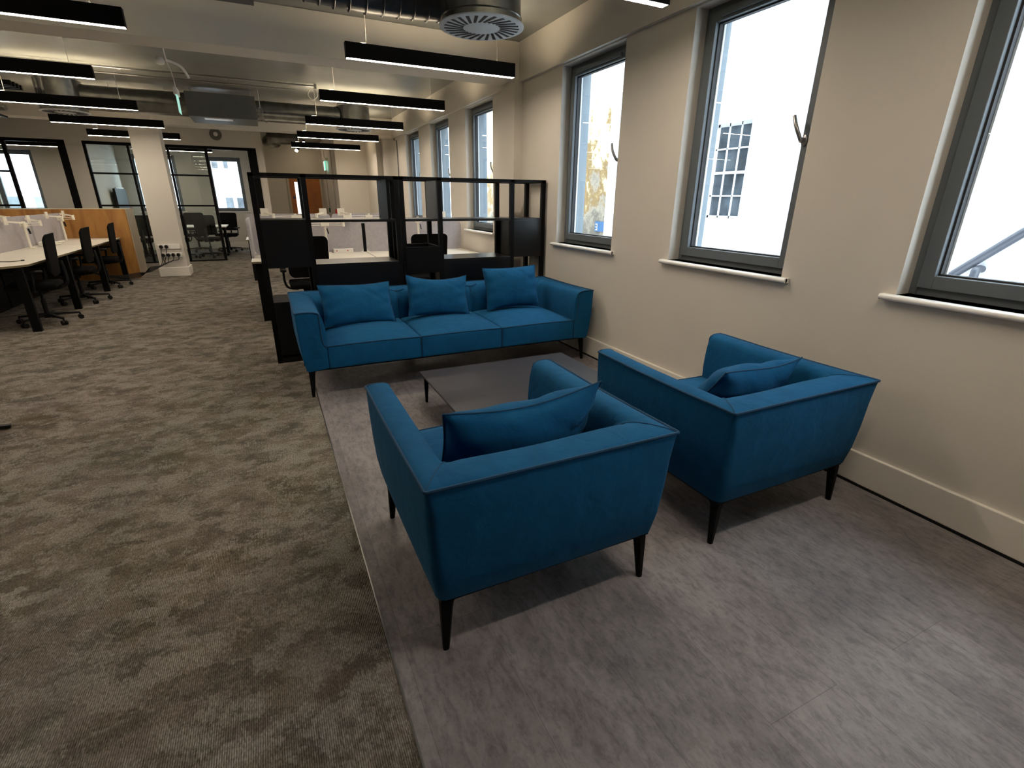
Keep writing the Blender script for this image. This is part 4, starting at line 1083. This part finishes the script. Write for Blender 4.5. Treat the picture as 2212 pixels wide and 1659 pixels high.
# lobby duct, spotlight, exit sign, call points
q = MB(); q.cyl((.37, 15.2, 2.85), (1.15, 15.0, 2.85), .14, n=22); q.cyl((.36, 15.5, 2.79), (.55, 15.2, 2.79), .15, n=22); q.cyl((.8, 15.09, 2.9), (.8, 15.09, ZC - .001), .005, n=6)
tag(q.build('lobby_duct', 'galv', smooth=40), 'galvanised duct over the lobby beyond the meeting room wall', 'duct')
e = empty('spotlight', 'small lit track spotlight over the lobby below the farthest pendant', 'light', (.96, 14.0, 2.5))
q = MB(); q.cyl((.98, 14.02, 2.57), (.93, 13.93, 2.50), .04, n=18); q.cyl((.97, 14.03, 2.57), (.97, 14.03, ZC), .008, n=8); q.build('can', 'black_metal', e, smooth=40)
q = MB(); q.cyl((.93, 13.93, 2.50), (.925, 13.921, 2.493), .035, n=18); q.build('lamp', 'spot_glow', e, smooth=0)
e = empty('exit_sign', 'green lit emergency exit sign on the lobby pillar beyond the shelving', 'sign', (1.80, 16.1, 2.15))
q = MB(); q.box(1.77, 1.838, 15.9, 16.35, 2.42, 2.50); q.build('housing', 'white_plastic', e, smooth=0)
q = MB(); q.box(1.765, 1.775, 15.9, 16.12, 2.18, 2.42); q.build('sign_face', 'exit_glow', e, smooth=0)
q = MB(); q.box(1.765, 1.775, 16.121, 16.35, 2.18, 2.42); q.build('pictogram_panel', 'exit_white', e, smooth=0)
for (yy, m_, lab) in ((16.6, 'green_plastic', 'green call point on the lobby pillar wall'), (15.1, 'red_plastic', 'red fire call point on the lobby pillar wall')):
    e = empty('call_point', lab, 'call point', (1.82, yy, 1.08))
    MB().box(1.80, 1.843, yy - .05, yy + .05, 1.04, 1.16).build('box', m_, e, smooth=0, bevel=.004)
    MB().cyl((1.828, yy, 1.16), (1.828, yy, 2.98), .009, n=8).build('conduit', 'steel', e)

# far-left ceiling pipework
e = empty('ceiling_pipework', 'bundle of shiny pipes and ducts under the ceiling at the left edge', 'pipework', (-3.6, 11.2, 2.6))
for k, (dz, rr, yy) in enumerate(((0, .06, 11.0), (.10, .05, 10.8), (-.03, .04, 11.25), (.14, .07, 11.35))):
    q = MB(); q.tube([(-6.5, yy + .5, 2.68 + dz), (-4.2, yy + .2, 2.68 + dz), (-3.3, yy - .3, 2.72 + dz)], rr, 12); q.build('pipe', 'galv' if k % 2 == 0 else 'duct_dark', e, smooth=50)
for xx in (-3.5, -4.2): MB().box(xx, xx + .03, 10.6, 11.5, 2.60, 2.63).build('bracket', 'black_metal', e, smooth=0)
e = empty('cable_tray', 'black slatted cable tray left of the left diffuser', 'cable tray', (-3.6, 9.8, 2.8))
for k in range(4): MB().box(-5.2, -2.75, 9.55 + k * .12, 9.60 + k * .12, 2.80, 2.86).build('slat', 'black_metal', e, smooth=0)
MB().box(-5.2, -5.15, 9.5, 10.0, 2.78, 2.80).build('cross_rail', 'black_metal', e, smooth=0)

# ------------------------------------------------------------------ outside
XE = 7.0
e = empty('opposite_building', 'white rendered building across the yard with a paned sash window', 'building', (XE + .3, 2, -2))
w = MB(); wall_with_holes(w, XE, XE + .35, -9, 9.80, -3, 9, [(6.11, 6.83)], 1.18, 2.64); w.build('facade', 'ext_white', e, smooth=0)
s_ = MB(); s_.box(XE - .10, XE + .1, 5.98, 7.03, 1.00, 1.10); s_.build('stone_sill', 'ext_sill', e, smooth=0, bevel=.01)
s_ = MB(); xs = XE + .06
ya, yb, za, zb = 6.11, 6.83, 1.18, 2.64
s_.box(xs, xs + .05, ya, ya + .035, za, zb); s_.box(xs, xs + .05, yb - .035, yb, za, zb); s_.box(xs, xs + .05, ya, yb, za, za + .04); s_.box(xs, xs + .05, ya, yb, zb - .045, zb)
s_.box(xs - .01, xs + .05, ya, yb, 1.875, 1.915)
for k in (1, 2): yy = ya + (yb - ya) * k / 3; s_.box(xs, xs + .04, yy - .011, yy + .011, za, zb)
for zz in (1.535, 2.26): s_.box(xs, xs + .04, ya, yb, zz - .011, zz + .011)
sw = s_.build('sash_window', 'white_bead', e, smooth=0)
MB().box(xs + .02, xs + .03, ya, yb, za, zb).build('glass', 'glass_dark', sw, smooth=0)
w = MB(); w.box(XE + .9, XE + 1.2, 9.4, 20, -3, 9)
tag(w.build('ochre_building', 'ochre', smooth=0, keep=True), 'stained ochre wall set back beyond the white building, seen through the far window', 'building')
q = MB(); q.tube([(XE - .08, 3.35, .30), (XE - .08, 2.50, 1.16), (XE - .08, .6, 2.95)], .045, 12); tag(q.build('drainpipe', 'pipe_grey', smooth=50), 'diagonal grey drainpipe on the white wall outside the right window', 'pipe')
q = MB(); q.tube(catmull([(XE + .0, 2.75, .78), (XE - .10, 2.75, .78), (XE - .12, 2.75, .70), (XE - .12, 2.75, .45)], 5), .04, 12)
tag(q.build('pipe_stub', 'pipe_grey', smooth=50), 'short pipe stub sticking out of the white wall below the drainpipe', 'pipe')
e = empty('blue_sign', 'small blue board with white marks low on the ochre wall outside', 'sign', (XE + .88, 11.25, .8))
MB().box(XE + .87, XE + .90, 10.98, 11.42, .68, .93).build('board', 'blue_sign', e, smooth=0)
q = MB(); 
for zz in (.72, .79, .86): q.box(XE + .862, XE + .869, 11.30, 11.38, zz - .008, zz + .008)
q.box(XE + .862, XE + .869, 11.30, 11.315, .72, .86); q.build('white_numeral', 'white_plastic', e, smooth=0)
# buildings behind the meeting rooms
e = empty('rear_building', 'white building seen through the meeting room windows, with small dark windows', 'building', (-3, 24.3, -2))
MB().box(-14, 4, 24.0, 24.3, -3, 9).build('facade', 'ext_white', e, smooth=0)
for (xa, xb, z0_, z1_) in ((-1.28, -1.02, .92, 1.42), (-.88, -.62, .92, 1.42), (-1.55, -1.35, 2.5, 3.0), (-1.15, -1.0, 2.5, 3.0), (-7.9, -7.5, 1.0, 1.4), (-7.2, -6.9, 1.0, 1.4)):
    f_ = MB().box(xa - .03, xb + .03, 23.97, 24.0, z0_ - .03, z1_ + .03).build('window_frame', 'ext_sill', e, smooth=0)
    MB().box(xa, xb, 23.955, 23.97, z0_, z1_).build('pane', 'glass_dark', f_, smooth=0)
g_ = MB(); g_.box(3.06, 30, -20, 40, -3.1, -3.0); g_.box(-30, 3.06, 17.9, 40, -3.1, -3.0)
tag(g_.build('yard_ground', plain('yard_concrete', (.35, .34, .33), .9), smooth=0, keep=True), 'grey concrete yard below the windows', 'ground')

# ------------------------------------------------------------------ light and colour
wd = bpy.data.worlds.new('overcast_sky'); SC.world = wd; wd.use_nodes = True
bg = wd.node_tree.nodes['Background']; bg.inputs['Color'].default_value = (0.80, 0.90, 1.0, 1); bg.inputs['Strength'].default_value = 12.5
SC.view_settings.view_transform = 'Standard'; SC.view_settings.look = 'None'
SC.view_settings.gamma = 1.0; SC.view_settings.use_curve_mapping = False
SC.view_settings.exposure = 0.38
for o in bpy.data.objects:
    if '_w' in o: del o['_w']
